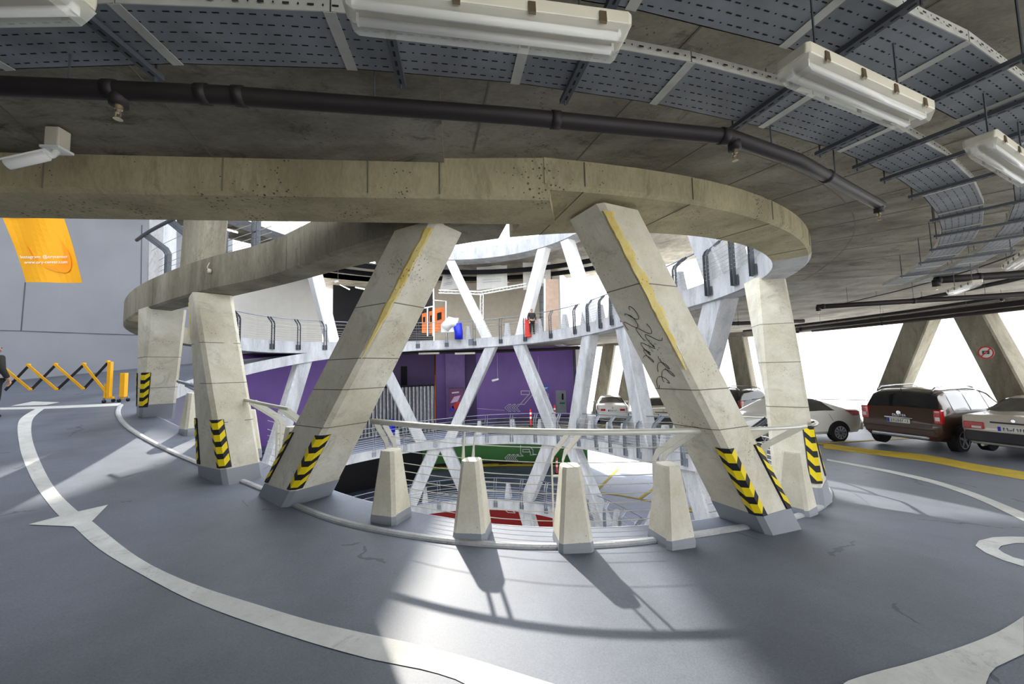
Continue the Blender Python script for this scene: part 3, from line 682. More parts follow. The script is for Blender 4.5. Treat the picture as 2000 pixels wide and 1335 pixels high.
def lamp(p, q, label, proto=None, w=.115):
    p, q = Vector(p), Vector(q); c = (p + q)/2; L = .86
    a = math.atan2(q.y - p.y, q.x - p.x)
    if proto is not None:
        t = copy_tree(proto); t.location = (c.x, c.y, 2.60); t.rotation_euler = (0, 0, a); t['label'] = label; return t
    t = thing('ceiling_lamp', label, 'lamp', (c.x, c.y, 2.60), 'fluorescent lamps under the ceiling', a, world=False)
    def sec(x, w, z0, z1, k): return [(x, -w/2*k, z0), (x, w/2*k, z0), (x, w/2, (z0 + z1)/2), (x, w/2, z1), (x, -w/2, z1), (x, -w/2, (z0 + z1)/2)]
    m = MB(); m.loft([sec(-L/2, w*.86, .052, .088, .9), sec(-L/2 + .015, w, .048, .09, .98), sec(L/2 - .015, w, .048, .09, .98), sec(L/2, w*.86, .052, .088, .9)]); bevel(obj('housing', m, M_PLASTIC, t), .004)
    m = MB(); w2 = w*.94
    m.loft([[(-L/2 + .006, -w2/2, .05), (-L/2 + .006, w2/2, .05), (-L/2 + .02, w2/2*.8, .012), (-L/2 + .02, -w2/2*.8, .012)], [(-L/2 + .03, -w2/2, .05), (-L/2 + .03, w2/2, .05), (-L/2 + .035, w2/2*.8, 0), (-L/2 + .035, -w2/2*.8, 0)],
            [(L/2 - .03, -w2/2, .05), (L/2 - .03, w2/2, .05), (L/2 - .035, w2/2*.8, 0), (L/2 - .035, -w2/2*.8, 0)], [(L/2 - .006, -w2/2, .05), (L/2 - .006, w2/2, .05), (L/2 - .02, w2/2*.8, .012), (L/2 - .02, -w2/2*.8, .012)]])
    obj('diffuser', m, M_COVER, t)
    for s in (-1, 1):
        m = MB(); m.tube([(-L/2 + .04, s*.026, .03), (L/2 - .04, s*.026, .03)], .0125, 10); tb = obj('tube', m, M_TUBE, t, smooth=True)
        for e in (-1, 1):
            m = MB(); m.box((e*(L/2 - .036), s*.026, .036), (.008, .02, .03)); obj('tube_socket', m, M_TUBE, tb)
    for k in range(4):
        for s in (-1, 1):
            m = MB(); m.loft([[(-.33 + k*.22 + dx, s*(w/2 + .001), .035), (-.33 + k*.22 + dx, s*(w/2 + .006), .04), (-.33 + k*.22 + dx, s*(w/2 + .004), .075), (-.33 + k*.22 + dx, s*(w/2), .075)] for dx in (-.011, .011)]); obj('clip', m, M_CLIP, t)
    for x in (-.28, .28):
        m = MB(); m.tube([(x, 0, .088), (x, 0, .66)], .004, 6); obj('hanging_rod', m, M_DKSTEEL, t)
    return t
l1 = lamp((-0.46, 1.01, 2.6), (0.39, 1.15, 2.6), 'long white fluorescent lamp at top centre, nearest the camera')
lamp((1.0, 1.26, 2.6), (1.81, 1.59, 2.6), 'white fluorescent lamp at upper right, second nearest', l1)
def lamp_at(th, label):
    a = math.degrees(.43/10.05); lamp(rp(th - a, 10.05, 2.6), rp(th + a, 10.05, 2.6), label, l1)
lamp_at(.6, 'white fluorescent lamp cut off by the top left corner')
lamp_at(26.0, 'white fluorescent lamp at the right edge, third in the row')
lamp_at(36.0, 'white fluorescent lamp at the right edge, fourth in the row, above the parked cars')
lamp_at(46.5, 'fluorescent lamp, fifth in the receding row at the right')
lamp_at(57.5, 'fluorescent lamp, last in the receding row at the right')
# the dark sprinkler pipe near the camera
def pipe(label, pts, r, joints=(), drops=(), cat='pipe', hang=(), mat=M_PIPE, group=None):
    t = thing('sprinkler_pipe', label, cat, pts[0], group); m = MB(); m.tube(pts, r, 14 if r > .03 else 8); obj('pipe_run', m, mat, t, smooth=True)
    P = [Vector(p) for p in pts]
    def at(i, f): return P[i] + (P[i + 1] - P[i])*f
    for i, f in joints:
        c = at(i, f); d = (P[i + 1] - P[i]).normalized(); m = MB(); m.tube([c - d*.022, c + d*.022], r*1.13, 14); obj('coupling', m, mat, t, smooth=True)
    for i, f in drops:
        c = at(i, f); m = MB(); m.tube([c, c - Vector((0, 0, r*1.75))], r*.86, 12); tee = obj('outlet_tee', m, mat, t, smooth=True)
        b = c - Vector((0, 0, r*1.7)); m = MB(); m.tube([b, b - Vector((0, 0, .018)), b - Vector((0, 0, .02)), b - Vector((0, 0, .034))], [.014, .014, .009, .009], 10)
        for s in (-1, 1): m.tube([b + Vector((s*.009, 0, -.03)), b + Vector((s*.011, 0, -.05)), b + Vector((0, 0, -.058))], .0025, 5)
        m.tube([b - Vector((0, 0, .058)), b - Vector((0, 0, .061))], .016, 12); obj('sprinkler_head', m, M_BRASS, tee, label='brass sprinkler head')
    for i, f in hang:
        c = at(i, f); m = MB(); m.tube([c, (c.x, c.y, 3.3)], .004, 6); obj('hanging_rod', m, M_DKSTEEL, t)
    return t
pz = [(-2.06, 1.46, 2.8), (-1.22, 1.54, 2.8), (0.03, 1.72, 2.8), (1.18, 1.93, 2.8), (1.73, 2.18, 2.8), (2.9, 2.88, 2.8)]
e0 = ext(pz[0], pz[1], -1.6); pz = [(e0[0], e0[1], 2.8)] + pz
pipe('thick dark sprinkler pipe running across the ceiling, with an elbow at the right', pz, .037, joints=((1, .5), (1, .92), (2, .06), (3, .18), (3, .97), (5, .3)), drops=((1, .53), (4, .06), (5, .97)), hang=((1, .3), (2, .5), (4, .6), (5, .4)))
# more pipes under the ceiling at the right
def ring_pipe(label, r, z, t0, t1, rad, drops=()):
    pts = [rp(a, r, z) for a in arange(t0, t1, 6)]; n = len(pts) - 1
    return pipe(label, pts, rad, drops=drops, hang=[(i, .5) for i in range(0, n, 2)], joints=[(i, .5) for i in range(1, n, 3)])
ring_pipe('dark pipe along the outer edge of the ceiling at the right', 16.6, 3.0, 40, 112, .06)
ring_pipe('dark pipe one bay in from the outer edge of the ceiling at the right', 14.2, 3.1, 56, 118, .05, drops=((0, .03), (4, .5)))
ring_pipe('dark pipe high at the right edge under the ceiling, above the parked cars', 12.2, 3.12, 55, 86, .045, drops=((0, .03),))
ring_pipe('thin conduit following the cable trays to the right', 10.9, 3.18, 30, 90, .012)
def straight_pipe(label, p, q, r, n=3):
    p, q = Vector(p), Vector(q); pts = [p + (q - p)*k/n for k in range(n + 1)]; m_ = (q - p)*.6
    return pipe(label, [tuple(v) for v in pts] + [tuple(q + m_)], r, joints=[(0, .1), (1, .5)], drops=((0, .02),), hang=[(i, .5) for i in range(n)])
straight_pipe('dark pipe with a sprinkler end under the ceiling, nearest the right lamps', (7.07, 6.23, 2.9), (8.1, 5.9, 2.9), .06)
straight_pipe('long dark pipe with a sprinkler end above the white saloon', (7.19, 8.84, 2.88), (10.59, 7.75, 2.88), .055)
straight_pipe('dark pipe just above the open side, right of the rightmost near column', (11.05, 14.65, 2.84), (11.81, 8.66, 2.84), .07)
straight_pipe('dark pipe glimpsed between the far right columns, under the ceiling', (6.46, 12.32, 2.9), (8.26, 12.15, 2.9), .06)
# surveillance camera
cx_, cy_, cz_ = (-2.96, 2.39, 3.12)
t = thing('surveillance_camera', 'white bullet surveillance camera on the ceiling at top left', 'camera', (cx_, cy_, 3.12))
c0 = Vector((cx_, cy_, 3.12)); m = MB(); m.box(c0 + Vector((0, 0, .065)), (.085, .08, .13), .1); bevel(obj('junction_box', m, M_PLASTIC, t), .008)
m = MB(); m.box(c0 + Vector((0, 0, -.01)), (.11, .10, .015), .1); obj('mount_plate', m, M_TUBE, t)
q0 = Vector((-2.9, 2.3, 3.02)); q1 = Vector((-3.08, 2.24, 2.93)); m = MB(); m.tube([c0 + Vector((0, 0, -.02)), c0 + Vector((-.01, -.02, -.055)), q0], [.022, .022, .02], 10); obj('arm', m, M_TUBE, t, smooth=True)
m = MB(); m.tube([q0, q0 + (q1 - q0)*.04, q1 - (q1 - q0)*.02, q1], [.024, .031, .031, .028], 14); body = obj('camera_body', m, M_TUBE, t, smooth=True)
m = MB(); d = (q1 - q0); m.bar([q0 + d*.0 + Vector((0, 0, .028)), q1 + d*.1 + Vector((0, 0, .028))], d.cross(Vector((0, 0, 1))).normalized(), .06, .005); obj('sun_shield', m, M_TUBE, t)
m = MB(); m.tube([q1, q1 + d*.01], .024, 12); obj('lens', m, M_BLACK, body)

# ceiling joints: thin dark strips between the formwork bays
def cjoint(p, q, w=.006, z=3.2565, parent=None):
    p, q = Vector(p), Vector(q); d = (q - p).normalized(); n = d.cross(Vector((0, 0, 1)))*w/2
    m = MB(); m.box(((p.x + q.x)/2, (p.y + q.y)/2, z), ((q - p).length, w, .006), math.atan2(d.y, d.x)); obj('joint', m, M_JOINT, parent)
ceil0 = bpy.data.objects['ceiling']
for a in range(10, 76, 6):
    r_ = radius(R_BEAM, a) + .01; p, q = rp(a, r_, z_up(a) - .243), rp(a + 1.5, 15, z_up(a) - .243); m = MB(); m.bar([p, q], (math.cos(math.radians(a)), math.sin(math.radians(a)), 0), .012, .004); obj('joint', m, M_JOINT, ceil0)
for r_ in (8.75, 11.2, 13.1):
    m = MB(); m.loft([[rp(a, r_ + dr, z_up(a) - .243 + dz) for dr, dz in ((0, 0), (.012, 0), (.012, .004), (0, .004))] for a in arange(11, 74, 3)]); obj('joint', m, M_JOINT, ceil0)
ceil_l = [o for o in bpy.data.objects if o.name.startswith('ceiling')][2]
for p, q in (((-2.08, 2.22, 3.258), (-2.23, 2.75, 3.258)), ((-3.04, 2.16, 3.258), (-3.25, 2.54, 3.258)), ((-2.08, 2.22, 3.258), (-1.95, 1.72, 3.258))): cjoint(p, q, z=3.258, parent=ceil_l)
# ---------------------------------------------------------------- banner on the left wall
def text_mesh(body, size, mat, name, parent, M4, align='CENTER', ext=0.0):
    cu = bpy.data.curves.new(name, 'FONT'); cu.body = body; cu.size = size; cu.align_x = align; cu.align_y = 'CENTER'; cu.extrude = ext
    ob = bpy.data.objects.new(name + '_src', cu); COL.objects.link(ob); dg = bpy.context.evaluated_depsgraph_get()
    me = bpy.data.meshes.new_from_object(ob.evaluated_get(dg)); bpy.data.objects.remove(ob)
    me.materials.clear(); me.materials.append(mat); me.transform(M4); o = tuple(parent['_o']) if '_o' in parent else (0, 0, 0)
    me.transform(Matrix.Translation((-o[0], -o[1], -o[2]))); r = bpy.data.objects.new(name, me); COL.objects.link(r); r.parent = parent; return r
def frame4(o, x, y):
    x, y = Vector(x).normalized(), Vector(y).normalized(); z = x.cross(y); m = Matrix((x, y, z)).transposed().to_4x4(); m.translation = Vector(o); return m
bn = [(-11.69, 8.5, 5.38), (-10.42, 8.6, 5.39), (-9.86, 8.6, 3.83), (-11.05, 8.5, 3.85)]
t = thing('banner', 'yellow orange cloth banner with white writing hanging at the left wall', 'banner', bn[3])
A, B, C_, D_ = [Vector(p) for p in bn]; M_BAN = plain('banner orange', srgb(250, 176, 8), .6, vary=.02)
ux = (B - A)/12; rows = []
for i in range(13):
    f = i/12; l = A + (D_ - A)*f; r = B + (C_ - B)*f
    rows.append([l + (r - l)*j/10 + Vector((0, 1, 0))*.03*math.sin(j*.7 + f*3) for j in range(11)])
m = MB(); m.loft(rows + [[p + Vector((0, .006, 0)) for p in r] for r in rows[::-1]], cap=False, closed=False); obj('cloth', m, M_BAN, t)
M_BAN2 = plain('banner swirl', srgb(255, 158, 0), .6, vary=.02); m = MB(); arc = []
for k in range(20):
    a = k/19*PI*1.1 - .3; u, v = .55 + .3*math.cos(a), .42 + .33*math.sin(a); arc.append((u, v))
def bpt(u, v, off=.012): l = A + (D_ - A)*v; r = B + (C_ - B)*v; return l + (r - l)*u + Vector((0, -off - .012, 0)) + Vector((0, 1, 0))*.03*math.sin(u*7 + v*3)
m.loft([[bpt(u, v), bpt(min(.98, u + .18*(1 - abs(k - 10)/12)), min(.97, v + .1))] for k, (u, v) in enumerate(arc)], cap=False, closed=False); obj('printed_swirl', m, M_BAN2, t)
for v, tx in ((.62, 'Instagram: @orycenter'), (.70, 'www.ory-center.com')):
    text_mesh(tx, .105, M_TUBE, 'lettering', t, frame4(bpt(.52, v, .03), (B - A), (A - D_) + Vector((0, 0, .6))))
m = MB(); m.tube([A + Vector((0, 0, .02)), B + Vector((0, 0, .02))], .02, 8); obj('top_bar', m, M_DKSTEEL, t)
for p in (A, B):
    m = MB(); m.tube([p, p + Vector((0, 0, 2.6))], .004, 4); obj('cord', m, M_DKSTEEL, t)
# joints of the left wall panels
def wall_line(parent, r, pts, w, mat, name, off=.02, label=None):
    m = MB()
    for (t0, z0), (t1, z1) in zip(pts, pts[1:]):
        p, q = Vector(rp(t0, r - off, z0)), Vector(rp(t1, r - off, z1)); n = Vector((p.x + q.x - 2*CX, p.y + q.y - 2*CY, 0)).normalized(); s = (q - p).normalized().cross(n)*w/2
        e = (q - p).normalized()*w/2
        m.loft([[p - s - e, p + s - e, p + s - e + n*.012, p - s - e + n*.012], [q - s + e, q + s + e, q + s + e + n*.012, q - s + e + n*.012]])
    return obj(name, m, mat, parent, label=label)
wall_line(wl, 17.6, [(-99.84, 3.511), (-101.62, 3.544), (-106.73, 3.6), (-113.21, 3.663)], .03, M_DKSTEEL, 'joint')
wall_line(wl, 17.6, [(-101.64, 5.432), (-101.56, 3.542)], .03, M_DKSTEEL, 'joint')
wall_line(wl, 17.6, [(-113.5, 6.003), (-113.28, 9.019)], .03, M_DKSTEEL, 'joint')

# ---------------------------------------------------------------- folding barrier
M_BY = plain('barrier yellow', srgb(245, 178, 20), .4, vary=.06); M_BK = plain('barrier black', srgb(26, 26, 30), .5)
q = (-9.724, 9.164); base = Vector((q[0], q[1], deck_z(*q))); YB = base.y
t = thing('folding_barrier', 'yellow and black expanding lattice barrier with wheeled yellow posts at the left', 'barrier', tuple(base))
sc = YB/9.0
def fit(p): return Vector((p[0]*sc, YB, 1.6 + (p[2] - 1.6)*sc))
tops = [fit(p) for p in [(-12.13, 9.0, 1.99), (-11.5, 9.0, 1.99), (-10.86, 9.0, 1.99), (-10.18, 9.0, 1.98), (-9.61, 9.0, 2.02)]]
bots = [fit(p) for p in [(-12.04, 9.0, 1.4), (-11.41, 9.0, 1.41), (-10.79, 9.0, 1.4), (-10.16, 9.0, 1.4), (-9.61, 9.0, 1.31)]]
for i in range(4):
    for a, b, mt, dy, nm in ((tops[i + 1], bots[i], M_BK, .02, 'black_slat'), (tops[i], bots[i + 1], M_BY, -.02, 'yellow_slat')):
        m = MB(); d = Vector((0, dy, 0)); m.bar([a + d, b + d], Vector((0, 1, 0)), .014, .06); obj(nm, m, mt, t)
    for p in (tops[i + 1], bots[i + 1]):
        m = MB(); m.tube([p - Vector((0, .035, 0)), p + Vector((0, .035, 0))], .028, 8); obj('pivot', m, M_BY, t)
m = MB(); m.box((base.x, YB, base.z + .55), (.085, .07, .86)); m.box((base.x - .08, YB, base.z + .28), (.05, .06, .34)); bevel(obj('main_post', m, M_BY, t), .006)
x2 = -9.31*sc; z2 = deck_z(x2, YB); m = MB(); m.box((x2, YB + .1, z2 + .42), (.12, .09, .58)); m.box((x2 - .02, YB + .1, z2 + .12), (.04, .04, .1)); bevel(obj('end_post', m, M_BY, t), .006)
for x, y in ((base.x - .06, YB - .05), (base.x + .05, YB + .06), (x2 - .05, YB + .05), (x2 + .06, YB + .16)):
    m = MB(); z = deck_z(x, y) + .04; m.tube([(x, y - .015, z), (x, y + .015, z)], .042, 14); w = obj('caster', m, M_BLACK, t, smooth=True)
    m = MB(); m.box((x, y, z + .05), (.02, .04, .07)); obj('caster_fork', m, M_STEEL, w)
m = MB(); m.box((base.x + .03, YB, base.z + .12), (.16, .06, .05)); obj('foot_bar', m, M_BY, t)

# ---------------------------------------------------------------- person at the left edge
def skin_body(name, joints, edges, mat, parent, sub=2, root=0):
    me = bpy.data.meshes.new(name); o = tuple(parent['_o']); me.from_pydata([(x - o[0], y - o[1], z - o[2]) for x, y, z, rx, ry in joints], edges, []); me.update()
    ob = bpy.data.objects.new(name, me); COL.objects.link(ob); ob.parent = parent; me.materials.append(mat)
    md = ob.modifiers.new('skin', 'SKIN'); md.use_smooth_shade = True
    for i, v in enumerate(me.skin_vertices[0].data): v.radius = (joints[i][3], joints[i][4]); v.use_root = i == root
    s = ob.modifiers.new('sub', 'SUBSURF'); s.levels = sub; s.render_levels = sub
    return ob
def person(x, y, z, label, M_TOP, M_LEG, h=1.7, ang=0.0, M_HAIR=None):
    t = thing('person', label, 'person', (x, y, z)); s = h/1.75; ca, sa = math.cos(ang), math.sin(ang)
    P = lambda a, b, c, r, r2=None: (x + (a*ca - b*sa)*s, y + (a*sa + b*ca)*s, z + c*s, r*s, (r2 or r)*s)
    J = [P(0, 0, .95, .15, .11), P(0, .01, 1.15, .14, .105), P(0, .01, 1.36, .17, .115), P(0, .01, 1.46, .08, .08), P(0, -.02, 1.54, .055), P(0, -.03, 1.62, .085, .095), P(0, -.03, 1.70, .075, .085),
         P(-.2, .01, 1.42, .062), P(-.27, .03, 1.15, .048), P(-.25, -.1, .93, .038), P(-.24, -.15, .86, .03, .02),
         P(.2, .01, 1.42, .062), P(.27, .03, 1.15, .048), P(.25, -.1, .93, .038), P(.24, -.15, .86, .03, .02),
         P(-.1, 0, .86, .1), P(-.11, -.02, .5, .065), P(-.11, .02, .1, .045), P(-.12, -.12, .04, .045, .035),
         P(.1, 0, .86, .1), P(.11, -.02, .5, .065), P(.12, .02, .1, .045), P(.13, -.12, .04, .045, .035)]
    E = [(0, 1), (1, 2), (2, 3), (3, 4), (4, 5), (5, 6), (2, 7), (7, 8), (8, 9), (9, 10), (2, 11), (11, 12), (12, 13), (13, 14), (0, 15), (15, 16), (16, 17), (17, 18), (0, 19), (19, 20), (20, 21), (21, 22)]
    skin_body('body', J, E, plain('skin tone', srgb(196, 150, 122), .6), t)
    g = lambda k, f=1.14: tuple(J[k][:3]) + (J[k][3]*f, J[k][4]*f)
    K = [g(0, 1.2), g(1, 1.2), g(2, 1.15), g(3, 1.1), g(7, 1.3), g(8, 1.35), g(9, 1.35), g(11, 1.3), g(12, 1.35), g(13, 1.35)]
    skin_body('jacket', K, [(0, 1), (1, 2), (2, 3), (2, 4), (4, 5), (5, 6), (2, 7), (7, 8), (8, 9)], M_TOP, t)
    K = [g(0, 1.08), g(15, 1.12), g(16, 1.25), g(17, 1.35), g(19, 1.12), g(20, 1.25), g(21, 1.35)]
    skin_body('trousers', K, [(0, 1), (1, 2), (2, 3), (0, 4), (4, 5), (5, 6)], M_LEG, t)
    for k in (18, 22): skin_body('shoe', [g(k - 1, 1.3), g(k, 1.35)], [(0, 1)], M_BLACK, t, 1)
    K = [P(0, 0, 1.66, .095, .1), P(0, -.02, 1.74, .08, .09)]; skin_body('hair', K, [(0, 1)], M_HAIR or M_BLACK, t, 2)
    for k, sx in ((10, -1), (14, 1)):
        for f in range(5):
            a = (f - 2)*.014; b = Vector(J[k][:3]); m = MB()
            if f == 0: m.tube([b + Vector((sx*-.02, -.01, 0)), b + Vector((-sx*.045, -.03, -.03)), b + Vector((-sx*.05, -.035, -.06))], [.011, .01, .008], 6)
            else: m.tube([b + Vector((a, 0, -.02)), b + Vector((a*1.2, -.02, -.06)), b + Vector((a*1.1, -.045 , -.09 - .008*(2 - abs(f - 2.5)))), b + Vector((a, -.06, -.1))], [.01, .0095, .0085, .007], 6)
            obj('finger', m, bpy.data.materials['skin tone'], t, smooth=True)
    if True:
        hd = Vector(J[5][:3]); fr = Vector((sa, -ca, 0)); sd = Vector((ca, sa, 0))
        m = MB(); m.tube([hd + fr*.085*s + Vector((0, 0, .02)), hd + fr*.115*s - Vector((0, 0, .02)), hd + fr*.09*s - Vector((0, 0, .03))], [.01, .016, .01], 6); obj('nose', m, bpy.data.materials['skin tone'], t, smooth=True)
        for sx in (-1, 1):
            m = MB(); m.tube([hd + fr*.085*s + sd*sx*.03 + Vector((0, 0, .03)), hd + fr*.092*s + sd*sx*.03 + Vector((0, 0, .03))], .01, 8); obj('eye', m, M_BLACK, t)
            m = MB(); m.tube([hd + sd*sx*.085*s + Vector((0, 0, .025)), hd + sd*sx*.1*s, hd + sd*sx*.085*s - Vector((0, 0, .025))], .012, 6); obj('ear', m, bpy.data.materials['skin tone'], t, smooth=True)
        m = MB(); m.tube([hd + fr*.09*s - sd*.02 - Vector((0, 0, .05)), hd + fr*.094*s - Vector((0, 0, .052)), hd + fr*.09*s + sd*.02 - Vector((0, 0, .05))], .006, 6); obj('mouth', m, plain('lip', srgb(150, 80, 74), .6), t)
    return t
px_, py_ = -10.44, 7.6
person(px_, py_, deck_z(px_, py_) - .02, 'person in a dark jacket cut off by the left edge of the picture', plain('dark jacket', srgb(44, 44, 42), .8, vary=.2), plain('dark trousers', srgb(36, 36, 42), .85), h=1.5, ang=PI)
# ---------------------------------------------------------------- far levels: walls, signs, fittings
M_LIT = plain('lit lamp', (1, .97, .9, 1), .5, emit=3.0, vary=0.0)
M_CURT = plain('silver curtain', srgb(176, 176, 180), .3, metal=.6, vary=.25, scale=6)
M_CURT_SHADE = plain('curtain gap shade', srgb(70, 72, 78), .5, vary=.2)
M_COPPER = plain('copper pipe', srgb(150, 84, 40), .4, metal=.5)
M_BLUE = plain('sign blue', srgb(20, 90, 190), .5); M_BLUE2 = plain('deep blue plastic', srgb(20, 40, 200), .4)
M_TAN = plain('tan panel', srgb(206, 178, 158), .7); M_ORANGE = plain('orange board', srgb(226, 120, 50), .6)
M_REDP = plain('bright red', srgb(220, 40, 30), .4); M_DOOR = plain('grey door', srgb(160, 168, 176), .5)
back = [o for o in bpy.data.objects if o.name.startswith('wall_back')]
purple, green, red = back[1], back[2], back[3]
def wall_patch(name, r, t0, t1, z0, z1, mat, parent=None, th=.05, off=.0, **k):
    m = MB(); m.loft([[rp(t, r - off - th, z0), rp(t, r - off, z0), rp(t, r - off, z1), rp(t, r - off - th, z1)] for t in arange(t0, t1, 2)]); return obj(name, m, mat, parent, **k)
def wspan(x0, x1, r):  # never used at run time with pixels
    return x0, x1
# painted shade of the recess and gap, pier and pipes on the purple wall
a_, b_ = 212.21, 193.39
wall_patch('recess_shade', 16.4, b_, a_, -1.9, 3.0, M_PURPLE_SHADE, purple, off=.02, label='flat panel painted with the shade of the recess in the purple wall')
wall_patch('recess_shade', 16.4, 183.25, 186.07, -1.9, 3.0, M_PURPLE_SHADE, purple, off=.02, label='flat panel painted with the shade of the gap right of the lighter pier')
wall_patch('pier', 16.4, 186.07, 190.89, -1.9, 3.0, plain('light purple paint', srgb(134, 104, 172), .45), purple, th=.5, label='lighter purple pier')
wall_patch('window_panel', 16.4, 200.12, 201.56, 0.675, 1.982, M_DARK, purple, off=.1, label='tall dark window pane')
wp = [(172.05, 0.034), (169.99, 0.025), (170.02, -0.229), (172.07, -0.22), (172.05, 0.034)]
LW = .05
wall_line(purple, 16.4, wp, LW, M_SIGNW, 'painted_numeral', label='white outlined numeral on the purple wall')
wall_line(purple, 16.4, [(170.28, -0.264), (172.39, -0.907), (171.36, -0.911), (168.98, -0.16), (168.27, -0.702), (167.27, -0.919)], LW, M_SIGNW, 'painted_numeral')
for dx in (0, 9, 18):
    wall_line(purple, 16.4, [(175.21, -0.895), (176.26, -1.144), (175.25, -1.402), (174.74, -1.405), (175.62, -1.147), (174.7, -0.898), (175.21, -0.895)] if dx == 0 else [(174.06, -0.901), (175.11, -1.15), (174.1, -1.407), (173.59, -1.409), (174.46, -1.152), (173.54, -0.903), (174.06, -0.901)] if dx == 9 else [(172.9, -0.905), (173.95, -1.155), (172.95, -1.412), (172.44, -1.413), (173.31, -1.157), (172.39, -0.907), (172.9, -0.905)], LW*.7, M_SIGNW, 'painted_chevron', label='white outlined chevron on the purple wall')
    wall_line(green, 16.0, [(175.51, -4.33), (176.43, -4.573), (175.55, -4.821), (175.04, -4.823), (175.91, -4.574), (174.99, -4.331), (175.51, -4.33)] if dx == 0 else [(174.48, -4.332), (175.4, -4.575), (174.52, -4.821), (174.01, -4.822), (174.89, -4.577), (173.96, -4.331), (174.48, -4.332)] if dx == 9 else [(173.45, -4.333), (174.37, -4.578), (173.5, -4.821), (172.98, -4.822), (173.86, -4.577), (172.94, -4.332), (173.45, -4.333)], LW*.7, M_SIGNW, 'painted_chevron', label='white outlined chevron on the green wall')
wall_line(purple, 16.4, [(-174.53, -1.075), (176.4, -1.324)], LW*.6, M_SIGNW, 'painted_line')
wall_line(purple, 16.4, [(167.19, -0.165), (165.29, -0.206), (165.36, -0.885), (167.27, -0.848), (167.19, -0.165)], LW*.8, M_SIGNW, 'painted_lift_symbol', label='white outlined lift symbol')
wall_line(purple, 16.4, [(166.74, -0.741), (166.7, -0.347), (166.22, -0.598), (165.81, -0.348), (165.85, -0.742)], LW*.8, M_SIGNW, 'painted_lift_symbol')
wall_line(purple, 16.4, [(166.68, -0.131), (166.15, 0.047), (165.66, -0.134)], LW*.8, M_SIGNW, 'painted_lift_symbol')
wall_line(green, 16.0, [(172.37, -3.701), (172.42, -4.297), (171.79, -4.435), (173.08, -4.437)], LW*.8, M_SIGNW, 'painted_numeral', label='white outlined numeral on the green wall')
wall_line(green, 16.0, [(172.12, -3.806), (170.06, -3.801), (169.31, -4.009), (169.34, -4.287), (168.45, -4.318), (169.99, -4.36), (169.97, -4.15), (171.9, -4.157), (171.88, -3.981), (170.21, -3.978), (170.22, -4.117)], LW*.8, M_SIGNW, 'painted_numeral')
wall_line(red, 14.6, [(176.38, -7.515), (175.47, -7.744), (173.62, -7.77), (174.4, -7.546)], LW*.8, M_SIGNW, 'painted_chevron', label='white outlined chevron on the red wall')
for i, (zz, mt) in enumerate(((-5.1, M_YELLOW), (-4.95, M_BLACK), (-5.0, M_BLACK))):
    wall_patch('painted_band', 16.0, 158, 196, zz, zz + .18, mt, green, off=.01)
d_ = wall_patch('door_leaf', 16.4, 160.92, 163.43, -1.519, 0.037, M_DOOR, purple, label='grey door with a small window')
wall_patch('door_window', 16.3, 161.51, 161.89, -0.601, -0.176, M_DARK, d_)
wall_patch('door_plate', 16.3, 161.19, 162.45, -0.883, -0.777, plain('green plate', srgb(30, 130, 90), .5), d_)
m = MB(); m.loft([[rp(156.2, 15.6, z) , rp(157.6, 15.6, z), rp(157.6, 16.7, z), rp(156.2, 16.7, z)] for z in (-2.2, 3.0)]); struct('wall_right', m, M_WALL_WHITE)
for th in (157.9, 158.4):
    p = rp(th, 15.9, 0); t = thing('wall_pipe', 'dark riser pipe beside the white wall end, %s' % ('left one of two' if th > 158 else 'right one of two'), 'pipe', (p[0], p[1], -1.8), 'riser pipes by the white wall end'); m = MB(); m.tube([(p[0], p[1], -1.8), (p[0], p[1], 2.9)], .04, 8); obj('pipe_run', m, M_DKSTEEL, t)
    for z in (-.6, 1.6):
        m = MB(); m.box((p[0], p[1] + .05, z), (.13, .1, .05)); obj('pipe_clamp', m, M_STEEL, t)
def vpipe(label, px, top, bot, r, mat):
    x, y, z0 = bot; t = thing('wall_pipe', label, 'pipe', bot); m = MB(); m.tube([bot, (x, y, top[2])], r, 8); obj('pipe_run', m, mat, t, smooth=True)
    for f in (.3, .7):
        m = MB(); m.tube([(x, y, z0 + (top[2] - z0)*f - .05), (x, y, z0 + (top[2] - z0)*f + .05)], r*1.4, 8); obj('collar', m, mat, t)
vpipe('brown vertical pipe at the right end of the silver curtains', 851, (-4.85, 24.0, 2.71), (-4.9, 24.0, -2.03), .055, M_COPPER)
# silver curtains
cl, cr = (-9.48, 22.6, 0.64), (-4.68, 22.6, 0.76)
t = thing('curtain', 'row of silver pleated curtains under a dark rail, on the purple level', 'curtain', (cl[0], cl[1], -1.9))
n = 22; zt0, zt1 = 0.64, 0.73; zb0, zb1 = -2.24, -1.93
for i in range(n):
    f0, f1 = i/n, (i + .74)/n; x0, x1 = cl[0] + (cr[0] - cl[0])*f0, cl[0] + (cr[0] - cl[0])*f1
    zt, zb = zt0 + (zt1 - zt0)*f0, zb0 + (zb1 - zb0)*f0; rows = []
    for z in (zb, (zb*2 + zt)/3, (zb + zt*2)/3, zt):
        rows.append([(x0 + (x1 - x0)*k/6, 22.6 + .09*math.cos(k*PI/3 + (z*.4)) + random.uniform(-.01, .01), z) for k in range(7)])
    m = MB(); m.loft(rows + [], cap=False, closed=False); obj('pleat', m, M_CURT if i % 3 else M_CURT, t, smooth=True)
m = MB(); m.loft([[(cl[0], 22.72, zb0), (cr[0], 22.72, zb1), (cr[0], 22.78, zb1), (cl[0], 22.78, zb0)], [(cl[0], 22.72, zt0), (cr[0], 22.72, zt1), (cr[0], 22.78, zt1), (cl[0], 22.78, zt0)]]); obj('gap_shade', m, M_CURT_SHADE, t)  # dark sheet painting the shade between the pleats
